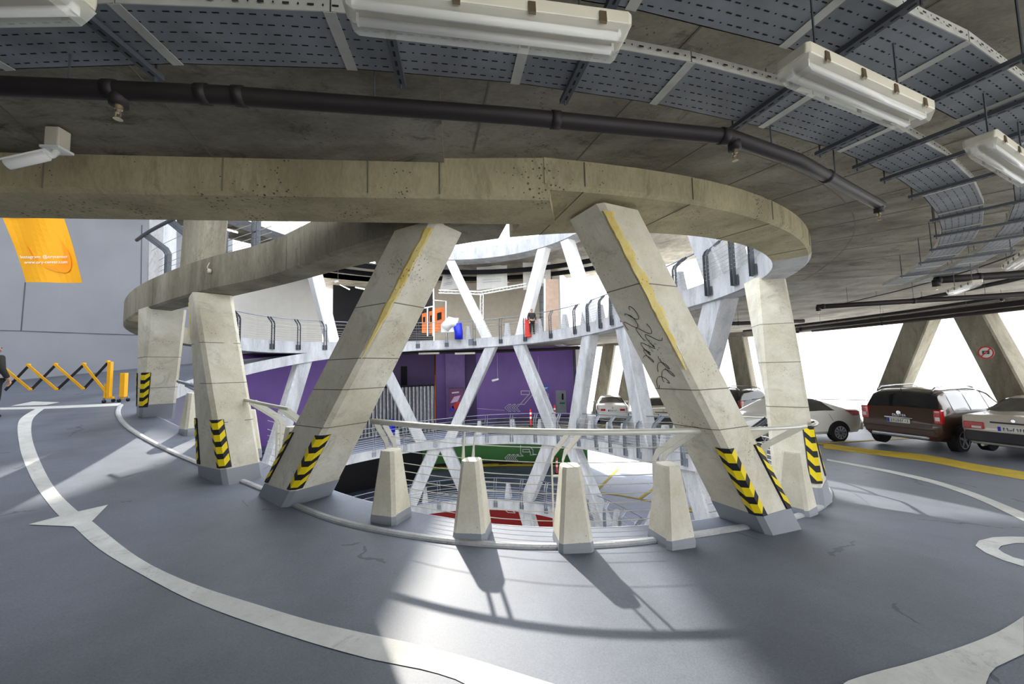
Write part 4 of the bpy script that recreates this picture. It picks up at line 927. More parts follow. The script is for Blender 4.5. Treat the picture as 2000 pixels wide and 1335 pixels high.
m = MB(); m.tube([(cl[0], 22.6, zt0 + .04), (cr[0], 22.6, zt1 + .04)], .05, 8); obj('curtain_rail', m, M_DARK, t)
m = MB(); m.tube([(cr[0] + .05, 22.6, zt1), (cr[0] + .05, 22.6, zb1)], .03, 6); obj('end_pole', m, M_COPPER, t)
# blue barrel
p = (-6.92, 21.5, -1.93); t = thing('barrel', 'blue barrel standing at the foot of the silver curtains', 'barrel', p); m = MB(); m.tube([(p[0], p[1], p[2]), (p[0], p[1], p[2] + .05), (p[0], p[1], p[2] + .35), (p[0], p[1], p[2] + .4), (p[0], p[1], p[2] + .75), (p[0], p[1], p[2] + .85)], [.22, .25, .25, .265, .25, .2], 16); obj('drum', m, M_BLUE2, t, smooth=True)
m = MB(); m.tube([(p[0], p[1], p[2] + .85), (p[0], p[1], p[2] + .89)], .21, 16); obj('lid', m, M_BLUE2, t)
# poster on the pier
def board(name, label, cat, quad, mat, frame=None, th=.04, parts=()):
    Q = [Vector(q) for q in quad]; t = thing(name, label, cat, tuple((Q[2] + Q[3])/2)); m = MB(); n = (Q[1] - Q[0]).cross(Q[3] - Q[0]).normalized(); n = n if n.y > 0 else -n
    m.loft([Q, [q + n*th for q in Q]]); obj('panel', m, mat, t)
    P = lambda u, v, o=.006: Q[0] + (Q[1] - Q[0])*u + (Q[3] - Q[0])*v - n*o
    if frame:
        m = MB(); m.tube([P(0, 0), P(1, 0), P(1, 1), P(0, 1), P(0, 0)], .025, 5); obj('frame', m, frame, t)
    for nm, uv, mt in parts:
        m = MB(); m.loft([[P(u, v, .012) for u, v in uv], [P(u, v, .002) for u, v in uv]]); obj(nm, m, mt, t)
    return t
board('poster', 'purple and red poster on the lighter pier of the purple wall', 'poster', [(-4.21, 25.0, 0.45), (-3.26, 25.0, 0.46), (-3.29, 25.0, -1.14), (-4.23, 25.0, -1.15)], plain('poster plum', srgb(120, 50, 110), .4), M_DKSTEEL,
      parts=(('printed_shape', [(.1, .6), (.35, .35), (.8, .3), (.6, .55)], plain('poster pale', srgb(226, 190, 214), .4)), ('printed_shape', [(.2, .75), (.6, .55), (.85, .6), (.4, .9)], M_REDP), ('printed_shape', [(.1, .8), (.3, .7), (.4, .92), (.1, .97)], M_BLUE2), ('printed_lettering', [(.2, .16), (.7, .14), (.7, .2), (.2, .22)], M_SIGNW)))
board('wall_sign', 'small blue sign with white writing above the grey door', 'sign', [(1.88, 25.0, 0.46), (2.35, 25.0, 0.45), (2.34, 25.0, 0.15), (1.87, 25.0, 0.16)], M_BLUE, parts=(('lettering', [(.15, .35), (.85, .3), (.85, .45), (.15, .5)], M_SIGNW), ('lettering', [(.25, .6), (.75, .6), (.75, .7), (.25, .7)], M_SIGNW)))
# hanging cameras and cords over the purple level
def hang_cam(label, top, bot, s=1):
    x, y, z = bot; t = thing('surveillance_camera', label, 'camera', bot); m = MB(); m.tube([(x, y, z), (x, y, top[2])], .012, 5); obj('drop_rod', m, M_STEEL, t)
    m = MB(); m.tube([(x - .34*s, y - .1, z - .1), (x - .3*s, y - .09, z - .08), (x + .04*s, y, z)], [.05, .07, .06], 8); obj('camera_body', m, M_TUBE, t, smooth=True)
    m = MB(); m.tube([(x - .35*s, y - .1, z - .105), (x - .34*s, y - .1, z - .1)], .045, 8); obj('lens', m, M_BLACK, t)
hang_cam('white camera hanging on a rod in front of the purple wall', (-0.88, 22.0, 2.41), (-0.88, 22.0, 1.05))
hang_cam('small white camera hanging on a rod left of the blue sign', (1.5, 23.0, 2.38), (1.56, 23.0, 1.05), .6)
hang_cam('white camera hanging from the gallery ceiling beside the dark interior opening', (-9.28, 20, 8.02), (-9.24, 20.0, 6.55), .5)
# lamps under the far slab
def far_lamp(label, p, q, grp, mat=M_LIT):
    p, q = Vector(p), Vector(q); t = thing('ceiling_lamp', label, 'lamp', tuple((p + q)/2), grp); d = (q - p).normalized(); s = d.cross(Vector((0, 0, 1))).normalized()
    m = MB(); m.bar([p, q], s, .16, .05); obj('diffuser', m, mat, t)
    m = MB(); m.bar([p + Vector((0, 0, .05)), q + Vector((0, 0, .05))], s, .19, .05); obj('housing', m, M_PLASTIC, t)
G = 'lamps under the far decks'
far_lamp('thin lamp under the far slab, above the dark recess of the purple level', (-5.18, 21.0, 2.56), (-4.05, 21.0, 2.56), G, M_PLASTIC)
far_lamp('thin lamp under the far slab, above the red poster', (-3.17, 21.0, 2.51), (-2.06, 21.0, 2.51), G, M_PLASTIC)
far_lamp('lit lamp in the dark interior at the left of the gallery, upper one', (-7.59, 19.0, 7.31), (-6.9, 19.0, 7.19), G)
far_lamp('lit lamp in the dark interior at the left of the gallery, lower left one', (-10.93, 24.0, 7.27), (-10.36, 24.0, 6.96), G)
far_lamp('lit lamp in the dark interior at the left of the gallery, lower right one', (-9.94, 24.0, 7.08), (-9.11, 24.0, 6.89), G)
far_lamp('lit lamp above the white banners on the gallery', (-0.7, 24.0, 8.25), (0.32, 24.0, 8.39), G)
far_lamp('lit lamp seen through the gap above the left ring beam', (-12.34, 16.0, 7.96), (-11.8, 16.0, 7.81), G)
# dark services under the far slabs
for i, (r_, z_) in enumerate(((10.6, 2.62), (12.0, 2.75))):
    pts = [rp(a, r_, z_) for a in arange(150, 214, 6)]; pipe('dark service pipe under the far slab above the purple wall, run %s' % ('nearer the void', 'nearer the wall')[i], pts, .06)
for i, r_ in enumerate((11.0, 12.6)):
    pts = [rp(a, r_, 7.35) for a in arange(140, 226, 6)]; pipe('dark duct under the top slab above the gallery, run %s' % ('nearer the void', 'nearer the wall')[i], pts, .14, mat=M_DARK)
# gallery: interior walls
cyl_wall('wall_back', 162.29, 193.42, 16.6, 3.1, 8.0, M_WALL_BEIGE)
cyl_wall('wall_back', 193.42, 214.75, 19.5, 3.1, 8.0, M_DARK)  # black sheet standing in for the unlit interior behind the gallery
m = MB(); a = 161.28; m.loft([[rp(a - 1.2, 14.5, z), rp(a + .8, 14.5, z), rp(a + .8, 17.2, z), rp(a - 1.2, 17.2, z)] for z in (3.1, 8.0)]); struct('wall_right', m, M_WALL_WHITE)
def hang_banner(label, quad, body, grp):
    Q = [Vector(q) for q in quad]; t = thing('banner', label, 'banner', tuple(Q[3]), grp); rows = []
    for i in range(7):
        f = i/6; l, r = Q[0] + (Q[3] - Q[0])*f, Q[1] + (Q[2] - Q[1])*f; rows.append([l + (r - l)*k/8 + Vector((0, .05*math.sin(k*.9 + f), 0)) for k in range(9)])
    m = MB(); m.loft(rows + [[p + Vector((0, .01, 0)) for p in r] for r in rows[::-1]], cap=False, closed=False); obj('cloth', m, M_WALL_WHITE, t)
    m = MB(); m.tube([Q[0], Q[1]], .03, 6); obj('top_bar', m, M_STEEL, t)
    for q_ in (Q[0], Q[1]):
        m = MB(); m.tube([q_, (q_.x, q_.y, 8.02)], .012, 4); obj('cord', m, M_STEEL, t)
    for v in (.2, .34, .6, .7):
        m = MB(); w = .3 if v < .5 else .6; p = lambda u: Q[0] + (Q[1] - Q[0])*u + (Q[3] - Q[0])*v + Vector((0, -.07, 0)); m.bar([p(.5 - w/2), p(.5 + w/2)], Vector((0, 1, 0)), .01, .05 if v < .5 else .025); obj('printed_line', m, plain('print grey', srgb(186, 188, 196), .6) if 'print grey' not in bpy.data.materials else bpy.data.materials['print grey'], t)
hang_banner('white hanging banner with faint grey print in the middle of the gallery', [(-2.02, 22.5, 7.81), (-0.19, 22.5, 7.89), (-0.19, 22.5, 6.54), (-2.05, 22.5, 6.4)], '', 'white banners on the gallery')
hang_banner('white hanging banner behind the right-leaning gallery column', [(0.77, 22.5, 8.05), (2.45, 22.5, 8.35), (2.43, 22.5, 6.6), (0.76, 22.5, 6.33)], '', 'white banners on the gallery')
hang_banner('white hanging banner partly hidden by the foam-striped column', [(-4.04, 22.5, 7.42), (-3.14, 22.5, 7.55), (-3.09, 22.5, 6.52), (-4.29, 22.5, 6.39)], '', 'white banners on the gallery')
# white lattice truss
t = thing('truss_frame', 'white perforated truss with one upright, on the gallery', 'truss', (-1.66, 20.8, 3.48))
for k, (p, q) in enumerate((((-4.0, 20.8, 6.0), (-1.7, 20.8, 5.86)), ((-1.7, 20.8, 5.86), (0.88, 20.8, 6.25)), ((-1.61, 20.8, 5.83), (-1.65, 20.8, 3.91)))):
    p, q = Vector(p), Vector(q); d = (q - p).normalized(); up = Vector((0, 1, 0)).cross(d)*.08
    for s in (-1, 1):
        for yy in (-.08, .08):
            m = MB(); m.bar([p + up*s + Vector((0, yy, 0)), q + up*s + Vector((0, yy, 0))], Vector((0, 1, 0)), .03, .03); obj('chord', m, M_TUBE, t)
    n = int((q - p).length/.2)
    for i in range(n):
        a, b = p + d*((q - p).length*i/n), p + d*((q - p).length*(i + 1)/n); sg = 1 if i % 2 else -1; m = MB(); m.bar([a + up*sg, b - up*sg], Vector((0, 1, 0)), .03, .02); obj('lattice_bar', m, M_TUBE, t)
# orange display booth
t = thing('display_booth', 'open booth with orange picture panels and a white frame, left on the gallery', 'booth', (-4.55, 21.0, 3.52))
for x0, x1, y0, y1, mt in ((826, 832, 612, 650, M_ORANGE), (839, 846, 610, 652, M_ORANGE), (848, 868, 606, 648, M_ORANGE), (851, 858, 612, 624, M_DARK), (828, 836, 628, 645, M_BLUE)):
    pass
bq = [[(-5.09, 21.4, 4.88), (-4.83, 21.4, 4.94), (-4.84, 21.4, 3.76), (-5.1, 21.4, 3.77)], [(-4.68, 21.4, 4.99), (-4.45, 21.4, 5.04), (-4.46, 21.4, 3.73), (-4.69, 21.4, 3.73)], [(-4.36, 21.4, 5.13), (-3.8, 21.4, 5.26), (-3.82, 21.4, 4.03), (-4.37, 21.4, 3.75)]]
for Q in bq:
    Q = [Vector(q) for q in Q]; m = MB(); m.loft([Q, [q + Vector((0, .05, 0)) for q in Q]]); pn = obj('picture_panel', m, M_ORANGE, t)
    P = lambda u, v: Q[0] + (Q[1] - Q[0])*u + (Q[3] - Q[0])*v - Vector((0, .01, 0)); m = MB(); m.loft([[P(.25, .2), P(.7, .2), P(.7, .5), P(.25, .5)], [P(.25, .2) + Vector((0, .005, 0)), P(.7, .2) + Vector((0, .005, 0)), P(.7, .5) + Vector((0, .005, 0)), P(.25, .5) + Vector((0, .005, 0))]]); obj('picture', m, M_DARK, pn)
for P in [[(-4.36, 21.0, 5.56), (-3.64, 21.0, 5.48), (-3.67, 21.0, 3.52)], [(-4.68, 21.0, 5.16), (-4.69, 21.0, 3.55)], [(-4.36, 21.0, 5.15), (-4.38, 21.0, 3.54)], [(-4.99, 21.0, 5.11), (-4.36, 21.0, 5.21)]]:
    m = MB(); m.tube([tuple(q) for q in P], .04, 6); obj('frame_post', m, M_TUBE, t)
# white slide with a blue end
pts = [(-3.6, 20.2, 3.89), (-3.27, 20.2, 4.22), (-2.91, 20.2, 4.1), (-2.84, 20.2, 3.6), (-2.84, 20.2, 3.27)]
t = thing('inflatable_arch', 'white rounded arch with a blue end on the gallery', 'arch', tuple(pts[-1]))
m = MB(); m.tube([tuple(p) for p in pts[:3]], [.28, .3, .26], 12); obj('white_tube', m, M_TUBE, t, smooth=True)
m = MB(); m.tube([tuple(p) for p in pts[2:]], [.24, .22, .22], 12); obj('blue_tube', m, M_BLUE2, t, smooth=True)
m = MB(); p = Vector(pts[0]); m.box((p.x + .25, p.y + .1, p.z + .0), (.9, .2, .5)); bevel(obj('white_base', m, M_TUBE, t), .05)
# cupboard under notices
t = board('notice_board', 'white board with red marks standing behind the arch on the gallery', 'board', [(-3.76, 21.8, 4.67), (-3.05, 21.8, 4.65), (-3.06, 21.8, 4.05), (-3.77, 21.8, 4.07)], M_TUBE, parts=(('red_mark', [(.1, .15), (.3, .15), (.3, .3), (.1, .3)], M_REDP), ('red_mark', [(.6, .15), (.8, .15), (.8, .3), (.6, .3)], M_REDP)))
for u in (.05, .95):
    q = Vector((-3.77, 21.8, 4.07))*(1 - u) + Vector((-3.06, 21.8, 4.05))*u; m = MB(); m.box((q.x, q.y + .03, (q.z + z_up(178))/2), (.05, .05, q.z - z_up(178) + .02)); obj('board_leg', m, M_STEEL, t)
# tan panel and folded scaffold
t = thing('display_board', 'tall tan panel standing at the right end of the gallery', 'panel', (2.09, 19.6, 3.42)); Q = [Vector(q) for q in [(1.83, 19.6, 6.26), (2.57, 19.9, 6.31), (2.46, 19.9, 3.3), (1.74, 19.6, 3.29)]]
m = MB(); m.loft([Q, [q + Vector((0, .12, 0)) for q in Q]]); obj('panel', m, M_TAN, t)
m = MB(); m.bar([Q[0] + Vector((-.05, 0, 0)), Q[3] + Vector((-.05, 0, 0))], Vector((1, 0, 0)), .12, .14); obj('white_edge', m, M_TUBE, t)
t = thing('scaffold', 'folded steel scaffold leaning beside the tan panel', 'scaffold', (1.51, 19.4, 3.36))
for a, b in zip([(1.48, 19.4, 6.0), (1.54, 19.4, 6.0), (1.59, 19.4, 6.0), (1.64, 19.4, 6.0), (1.7, 19.4, 6.0)], [(1.46, 19.4, 3.36), (1.48, 19.4, 3.36), (1.51, 19.4, 3.36), (1.56, 19.4, 3.36), (1.62, 19.4, 3.36)]):
    m = MB(); m.tube([a, b], .018, 5); obj('tube', m, M_DKSTEEL, t)
for zq in [5.82, 5.41, 5.01, 4.61, 4.21, 3.81, 3.47]:
    m = MB(); m.tube([(1.45, 19.4, zq), (1.66, 19.4, zq)], .014, 5); obj('rung', m, M_DKSTEEL, t)
# red cabinet and the person on the gallery
q = (0.84, 19.2, 3.1); t = thing('fire_cabinet', 'red fire cabinet behind the gallery railing, left of the person in black', 'cabinet', q); m = MB(); m.box((q[0], q[1], q[2] + .55), (.3, .22, .9)); bevel(obj('cabinet_body', m, M_REDP, t), .02)
m = MB(); m.box((q[0], q[1] - .115, q[2] + .6), (.24, .012, .7)); dd = obj('door', m, M_REDP, t); m = MB(); m.box((q[0] + .08, q[1] - .13, q[2] + .6), (.02, .02, .08)); obj('handle', m, M_STEEL, dd)
q = (1.03, 19.0, 2.92)
person(q[0], q[1], z_up(172) , 'person in black standing behind the gallery railing beside the red cabinet', bpy.data.materials['dark jacket'], bpy.data.materials['dark trousers'], h=1.3, ang=.3)
# delineator posts
def delineator(label, p, h=.8):
    x, y, z = p; t = thing('delineator_post', label, 'post', p); m = MB(); m.tube([(x, y, z), (x, y, z + .04), (x, y, z + .05)], [.12, .12, .05], 10); obj('foot', m, M_BLACK, t)
    m = MB(); m.tube([(x, y, z + .04), (x, y, z + h)], .045, 8); po = obj('pole', m, M_REDP, t)
    for f in (.45, .7):
        m = MB(); m.tube([(x, y, z + h*f), (x, y, z + h*(f + .12))], .049, 8); obj('white_band', m, M_TUBE, po)
delineator('red and white post in front of the purple wall, left of the numeral column', (0.81, 18.4, -1.15))
delineator('red and white post near the grey door on the purple level', (2.07, 19.4, -1.07))
delineator('red and white post in front of the green wall', (2.11, 19.6, -3.74))

# ---------------------------------------------------------------- outer columns at the open side
def const_tab(r): return {k: r for k in range(-180, 180, STEP)}
R16 = const_tab(17.2)
OC = [[105.8, 100.0], [91.0, 95.2], [123.2, 124.8], [113.2, 108.2], [154.0, 150.8], [148.8, 145.0]]
lab = ['grey outer column leaning right behind the brown car', 'grey outer column leaning left at the right edge, carrying a round sign', 'outer column glimpsed behind the rightmost near column', 'outer column seen low between the white sedan and the near column', 'slanted outer column beside the white wall end on the far deck', 'outer column right of the white hatchback on the far deck']
OCc = []
for (tb, tt), l in zip(OC, lab):
    if l.startswith('outer column seen low'): continue
    b, tp = ring(R16, tb), ring(R16, tt); c = Col(b, tp, z_deck(tb), 3.04, .8, .6, .8, .6, tang(R16, tb), tang(R16, tt), .04); OCc.append(c)
    tcol = slanted_column(c, l, M_BEAM, paint=False); 
    if 'round sign' in l: sign_parent = tcol
q = Vector((14.32, 11.0, 1.43))
c = OCc[1]; zc_ = 1.75; P = [c.corner(i, zc_) for i in range(4)]; face = min([(P[i] + P[(i + 1) % 4])/2 for i in range(4)], key=lambda p: p.length); cen = sum(P, Vector())/4
n = (face - cen).normalized(); pc = face + n*.01; t = thing('round_sign', 'round white sign with a red ring barring a crossed-out camera, on the right outer column', 'sign', tuple(pc))
s1 = n.cross(Vector((0, 0, 1))).normalized(); up = Vector((0, 0, 1)); disc = lambda r, o, nn=24: [pc + n*o + (s1*math.cos(2*PI*k/nn) + up*math.sin(2*PI*k/nn))*r for k in range(nn)]
m = MB(); m.loft([disc(.2, 0), disc(.2, .012)]); obj('plate', m, M_TUBE, t)
m = MB(); m.loft([disc(.2, .013), disc(.2, .018), disc(.165, .018), disc(.165, .013)], cap=False); obj('red_ring', m, M_REDP, t)
m = MB(); m.loft([[pc + n*.016 + s1*a + up*b for a, b in ((-.09, -.05), (.09, -.05), (.09, .06), (-.09, .06))], [pc + n*.018 + s1*a + up*b for a, b in ((-.09, -.05), (.09, -.05), (.09, .06), (-.09, .06))]]); cm_ = obj('camera_symbol', m, M_DKSTEEL, t)
m = MB(); m.loft([disc(.035, .0185, 12), disc(.035, .02, 12)]); obj('lens_symbol', m, M_TUBE, cm_)
m = MB(); m.bar([pc + n*.022 + (s1 - up)*.12, pc + n*.022 + (up - s1)*.12], (s1 + up).normalized(), .03, .004); obj('red_bar', m, M_REDP, t)
guard_rail('thin railing along the open edge of the deck, behind the parked cars', 88, 150, tuple(range(90, 150, 9)), z_deck, const_tab(17.5), M_STEEL, M_STEEL, r=.022, rc=.006, step=4, foot=False)
# cable hanging plumb on the left ring beam: small round junction box
q = Vector(rp(-28, radius(R_BEAMW, -28) + .01, z_up(-28) - .2)); t = thing('junction_box', 'small round white junction box on the face of the left ring beam', 'box', tuple(q)); d = Vector((q.x - CX, q.y - CY, 0)).normalized()
m = MB(); m.tube([q, q + d*.03], .035, 14); obj('box_body', m, M_PLASTIC, t, smooth=True)
m = MB(); m.tube([q + d*.02, q + d*.02 + Vector((-.03, 0, .06)), q + d*.01 + Vector((-.01, 0, .13))], .006, 5); obj('cord', m, M_PLASTIC, t)
# ---------------------------------------------------------------- parked cars
def gloss(name, col, rough=.28, metal=.0): return plain(name, col, rough, metal, vary=.02, coat=.8)
M_GLASS = plain('dark car glass', srgb(26, 32, 36), .06, vary=.3, scale=1.5, coat=1.0)
M_TYRE = plain('tyre rubber', srgb(24, 24, 26), .8); M_RIM = plain('alloy rim', srgb(196, 198, 202), .25, metal=.8)
M_LAMP = plain('tail lamp red', srgb(190, 16, 14), .15, coat=1.0, emit=.0); M_LAMPW = plain('clear lamp', srgb(236, 232, 226), .15, coat=1.0)
M_PLATE = plain('plate white', srgb(238, 238, 232), .4); M_PLAST = plain('grey bumper plastic', srgb(58, 58, 62), .6); M_CHROME = plain('chrome', srgb(210, 212, 216), .15, metal=.9)
GL = {'1': [[(.5, 0), (.5, 1)]], '7': [[(.2, 1), (.5, 0), (.8, 1)]], '5': [[(.5, 1), (.15, .4), (.3, .05), (.5, .2), (.7, .05), (.85, .4), (.5, 1)]], '2': [[(.3, 0), (.3, 1), (.5, .75), (.75, 1)]], '0': [[(.4, .4), (.6, .4), (.6, .6), (.4, .6), (.4, .4)]],
      '9': [[(.65, 0), (.65, .9), (.35, 1), (.3, .7), (.65, .65)]], '4': [[(.3, 0), (.3, 1), (.7, .95), (.35, .7), (.75, .55)]], 'J': [[(.9, .9), (.4, .85), (.8, .6), (.3, .4), (.4, .05), (.95, .1)]], 'S': [[(0, .3), (.2, .1), (.4, .35), (.6, .2), (.75, .35), (.9, .1), (1, .5)]]}
class Car:
    def __init__(s, name, label, cat, x, y, heading, z, st, L):
        s.st = st; s.t = thing(name, label, cat, (x, y, z), None, heading, world=False)
    def S(s, x, v):
        st = s.st; x = max(st[0][0], min(st[-1][0], x)); i = 0
        while i < len(st) - 2 and st[i + 1][0] < x: i += 1
        a, b = st[i], st[i + 1]; f = (x - a[0])/(b[0] - a[0]); q = [a[k] + (b[k] - a[k])*f for k in range(7)]
        _, zb, zl, zt, wl, wb, wt = q; h = zt - zl
        P = [(0, zb), (wl*.88, zb), (wl, zb + .10), (max(wl, wb) + .015, zb + (zl - zb)*.6), (wb, zl), (wt + (wb - wt)*.15, zl + h*.85), (wt*.86, zt - .012), (0, zt + .02)]
        v = max(0, min(7, v)); j = min(int(v), 6); g = v - j; return Vector((x, P[j][0] + (P[j + 1][0] - P[j][0])*g, P[j][1] + (P[j + 1][1] - P[j][1])*g))
    def body(s, mat):
        m = MB(); xs = []
        for a, b in zip(s.st, s.st[1:]):
            n = max(1, int((b[0] - a[0])/.25)); xs += [a[0] + (b[0] - a[0])*k/n for k in range(n)]
        xs.append(s.st[-1][0]); rings = []
        for x in xs:
            vs = [0, .6, 1, 1.5, 2, 2.5, 3, 3.5, 4, 4.5, 5, 5.5, 6, 6.5, 7]; h = [s.S(x, v) for v in vs]; rings.append(h + [Vector((p.x, -p.y, p.z)) for p in h[-2:0:-1]])
        m.loft(rings); o = obj('body', m, mat, s.t, smooth=True); md = o.modifiers.new('es', 'EDGE_SPLIT'); md.split_angle = math.radians(38); s.bo = o
    def patch(s, name, x0b, x1b, x0t, x1t, v0, v1, side, mat, off=.006, n=5, parent=None, **k):
        m = MB(); rows = []
        for i in range(n + 1):
            f = i/n; v = v0 + (v1 - v0)*f; a = x0b + (x0t - x0b)*f; b = x1b + (x1t - x1b)*f; r = []
            for j in range(n + 1):
                x = a + (b - a)*j/n; p = s.S(x, v); e = .02; q1 = s.S(x + e, v) - s.S(x - e, v); q2 = s.S(x, v + e) - s.S(x, v - e); nn = q1.cross(q2)
                nn = nn.normalized() if nn.length > 1e-9 else Vector((0, 1, 0))
                if nn.dot(p - Vector((x, 0, .7))) < 0: nn = -nn
                p = p + nn*off; r.append(Vector((p.x, p.y*side, p.z)))
            rows.append(r)
        m.loft(rows, cap=False, closed=False); return obj(name, m, mat, parent or s.t, smooth=True, **k)
    def across(s, name, x_of, v_lo, mat, off=.008, **k):
        """panel that spans the whole width over the top: x_of = (x at the lower end, x at the upper end) of a slope"""
        m = MB(); rows = []; xa, xb = x_of
        for i in range(7):
            x = xa + (xb - xa)*i/6; r = []
            for j in range(-6, 7):
                v = 7 - (7 - v_lo)*abs(j)/6; p = s.S(x, v); d = s.S(min(xb, x + .02), 7) - s.S(max(xa, x - .02), 7); nn = Vector((-d.z, 0, d.x)).normalized()
                if nn.z < 0: nn = -nn
                r.append(Vector((p.x, math.copysign(p.y, j) if j else 0, p.z)) + nn*off)
            rows.append(r)
        m.loft(rows, cap=False, closed=False); return obj(name, m, mat, s.t, smooth=True, **k)
    def wheel(s, x, side, y, r=.32, spokes=5):
        Y = y*side; m = MB(); m.tube([(x, Y - side*.2, r), (x, Y - side*.18, r), (x, Y - side*.02, r), (x, Y, r)], [r*.93, r, r, r*.93], 24); w = obj('wheel', m, M_TYRE, s.t, smooth=False)
        m = MB(); m.tube([(x, Y + side*.001, r), (x, Y + side*.008, r)], r*.66, 20); obj('hub_disc', m, M_PLAST, w)
        m = MB()
        for k in range(spokes):
            a = 2*PI*k/spokes + .3; d = Vector((math.cos(a), 0, math.sin(a))); m.bar([Vector((x, Y + side*.014, r)), Vector((x, Y + side*.014, r)) + d*r*.62], d.cross(Vector((0, 1, 0))), r*.17, .014)
        m.loft([[Vector((x + math.cos(q)*rr, Y + side*o_, r + math.sin(q)*rr)) for rr, o_ in ((r*.6, .004), (r*.68, .004), (r*.68, .02), (r*.6, .02))] for q in [2*PI*k/20 for k in range(21)]], cap=False); obj('rim', m, M_RIM, w)
    def arch(s, x, side, y, r):
        m = MB(); yy = y*side; m.loft([[Vector((x + math.cos(q)*r, yy - side*.05, .33 + math.sin(q)*r)) for q in [PI*k/14 - .25 for k in range(16)]], [Vector((x + math.cos(q)*r, yy + side*.012, .33 + math.sin(q)*r)) for q in [PI*k/14 - .25 for k in range(16)]]]); obj('wheel_arch', m, M_BLACK, s.t)
    def box(s, name, c, d, mat, b=.012, parent=None, tilt=None, **k):
        m = MB(); m.box(c, d, 0, tilt); o = obj(name, m, mat, parent or s.t, **k); bevel(o, b) if b else None; return o
    def plate(s, x, z, txt, w=.5, h=.11, y=0, tilt=0):
        p = s.box('number_plate', (x, y, z), (.012, w, h), M_PLATE, 0); m = MB(); m.box((x - .007, y + w/2 - .03, z), (.004, .05, h*.92)); obj('blue_band', m, M_BLUE2, p)
        gw = (w - .1)/len(txt); m = MB()
        for i, ch in enumerate(txt):
            for st in GL.get(ch, []):
                m.tube([(x - .009, y + w/2 - .08 - gw*(i + .1 + .8*u), z - h*.33 + h*.66*v) for u, v in st], .0055, 4)
        obj('plate_characters', m, M_BLACK, p)
def hatch_suv(name, label, x, y, hd, z, paint, txt, suv=True):
    st = [(0, .42, .74, .76, .66, .72, .70), (.05, .34, .80, .84, .80, .86, .84), (.09, .32, .98, 1.02, .82, .87, .82), (.16, .32, 1.06, 1.14, .82, .87, .80), (.32, .30, 1.06, 1.56, .83, .88, .68), (.48, .28, 1.06, 1.64, .84, .885, .66), (1.2, .27, 1.04, 1.67, .85, .89, .67), (2.2, .27, 1.02, 1.66, .85, .89, .67), (2.65, .27, 1.01, 1.58, .85, .89, .66), (3.3, .28, 1.0, 1.06, .85, .88, .74), (3.9, .3, .92, .98, .83, .85, .74), (4.2, .34, .80, .84, .74, .78, .68), (4.28, .42, .7, .72, .6, .66, .6)]
    c = Car(name, label, 'car', x, y, hd, z, st, 4.3); c.body(paint)
    c.across('rear_window', (.17, .40), 5.1, M_GLASS)
    for sd in (-1, 1):
        c.patch('side_window', .62, 1.35, .74, 1.35, 4.12, 5.7, sd, M_GLASS); c.patch('side_window', 1.42, 2.25, 1.42, 2.2, 4.12, 5.7, sd, M_GLASS); c.patch('side_window', 2.3, 3.0, 2.28, 2.62, 4.12, 5.6, sd, M_GLASS)
        l = c.box('tail_lamp', (.10, sd*.80, .97), (.16, .16, .38), M_LAMP, .03, label='red tail lamp'); c.box('reversing_lamp', (.022, sd*.80, .92), (.02, .09, .1), M_LAMPW, .004, l)
        for xx in (.78, 3.42): c.arch(xx, sd, .905, .39); c.wheel(xx, sd, .93, .345)
        m = MB(); m.tube([(.35, sd*.6, 1.63), (.5, sd*.6, 1.71), (1.2, sd*.6, 1.735), (2.0, sd*.6, 1.725), (2.25, sd*.6, 1.66)], .024, 6); obj('roof_rail', m, M_RIM, c.t, smooth=True)
        c.box('mirror', (2.75, sd*1.0, 1.1), (.12, .2, .15), paint, .03); c.box('rear_reflector', (-.012, sd*.62, .45), (.02, .16, .05), M_LAMP, .004)
        c.patch('door_seam', 1.38, 1.392, 1.38, 1.392, 2.2, 4.1, sd, M_BLACK, .004, 3); c.patch('door_seam', 2.27, 2.282, 2.27, 2.282, 2.2, 4.1, sd, M_BLACK, .004, 3)
    c.box('rear_bumper', (.03, 0, .53), (.16, 1.56, .2), paint, .04); c.box('skid_plate', (.0, 0, .40), (.12, 1.25, .09), M_RIM, .03, label='silver strip under the bumper')
    c.plate(.0, .80, txt, .5, .12); c.box('tailgate_strip', (.005, 0, .885), (.03, .62, .03), M_CHROME, .006)
    m = MB(); m.tube([(.058, 0, 1.02), (.03, 0, 1.02)], .05, 16); obj('badge', m, M_CHROME, c.t)
    m = MB(); m.tube([(.3, .0, 1.58), (.24, 0, 1.68)], .01, 5); obj('antenna', m, M_BLACK, c.t)
    m = MB(); m.tube([(.15, .1, 1.2), (.17, -.35, 1.22)], .01, 5); obj('rear_wiper', m, M_BLACK, c.t)
    return c
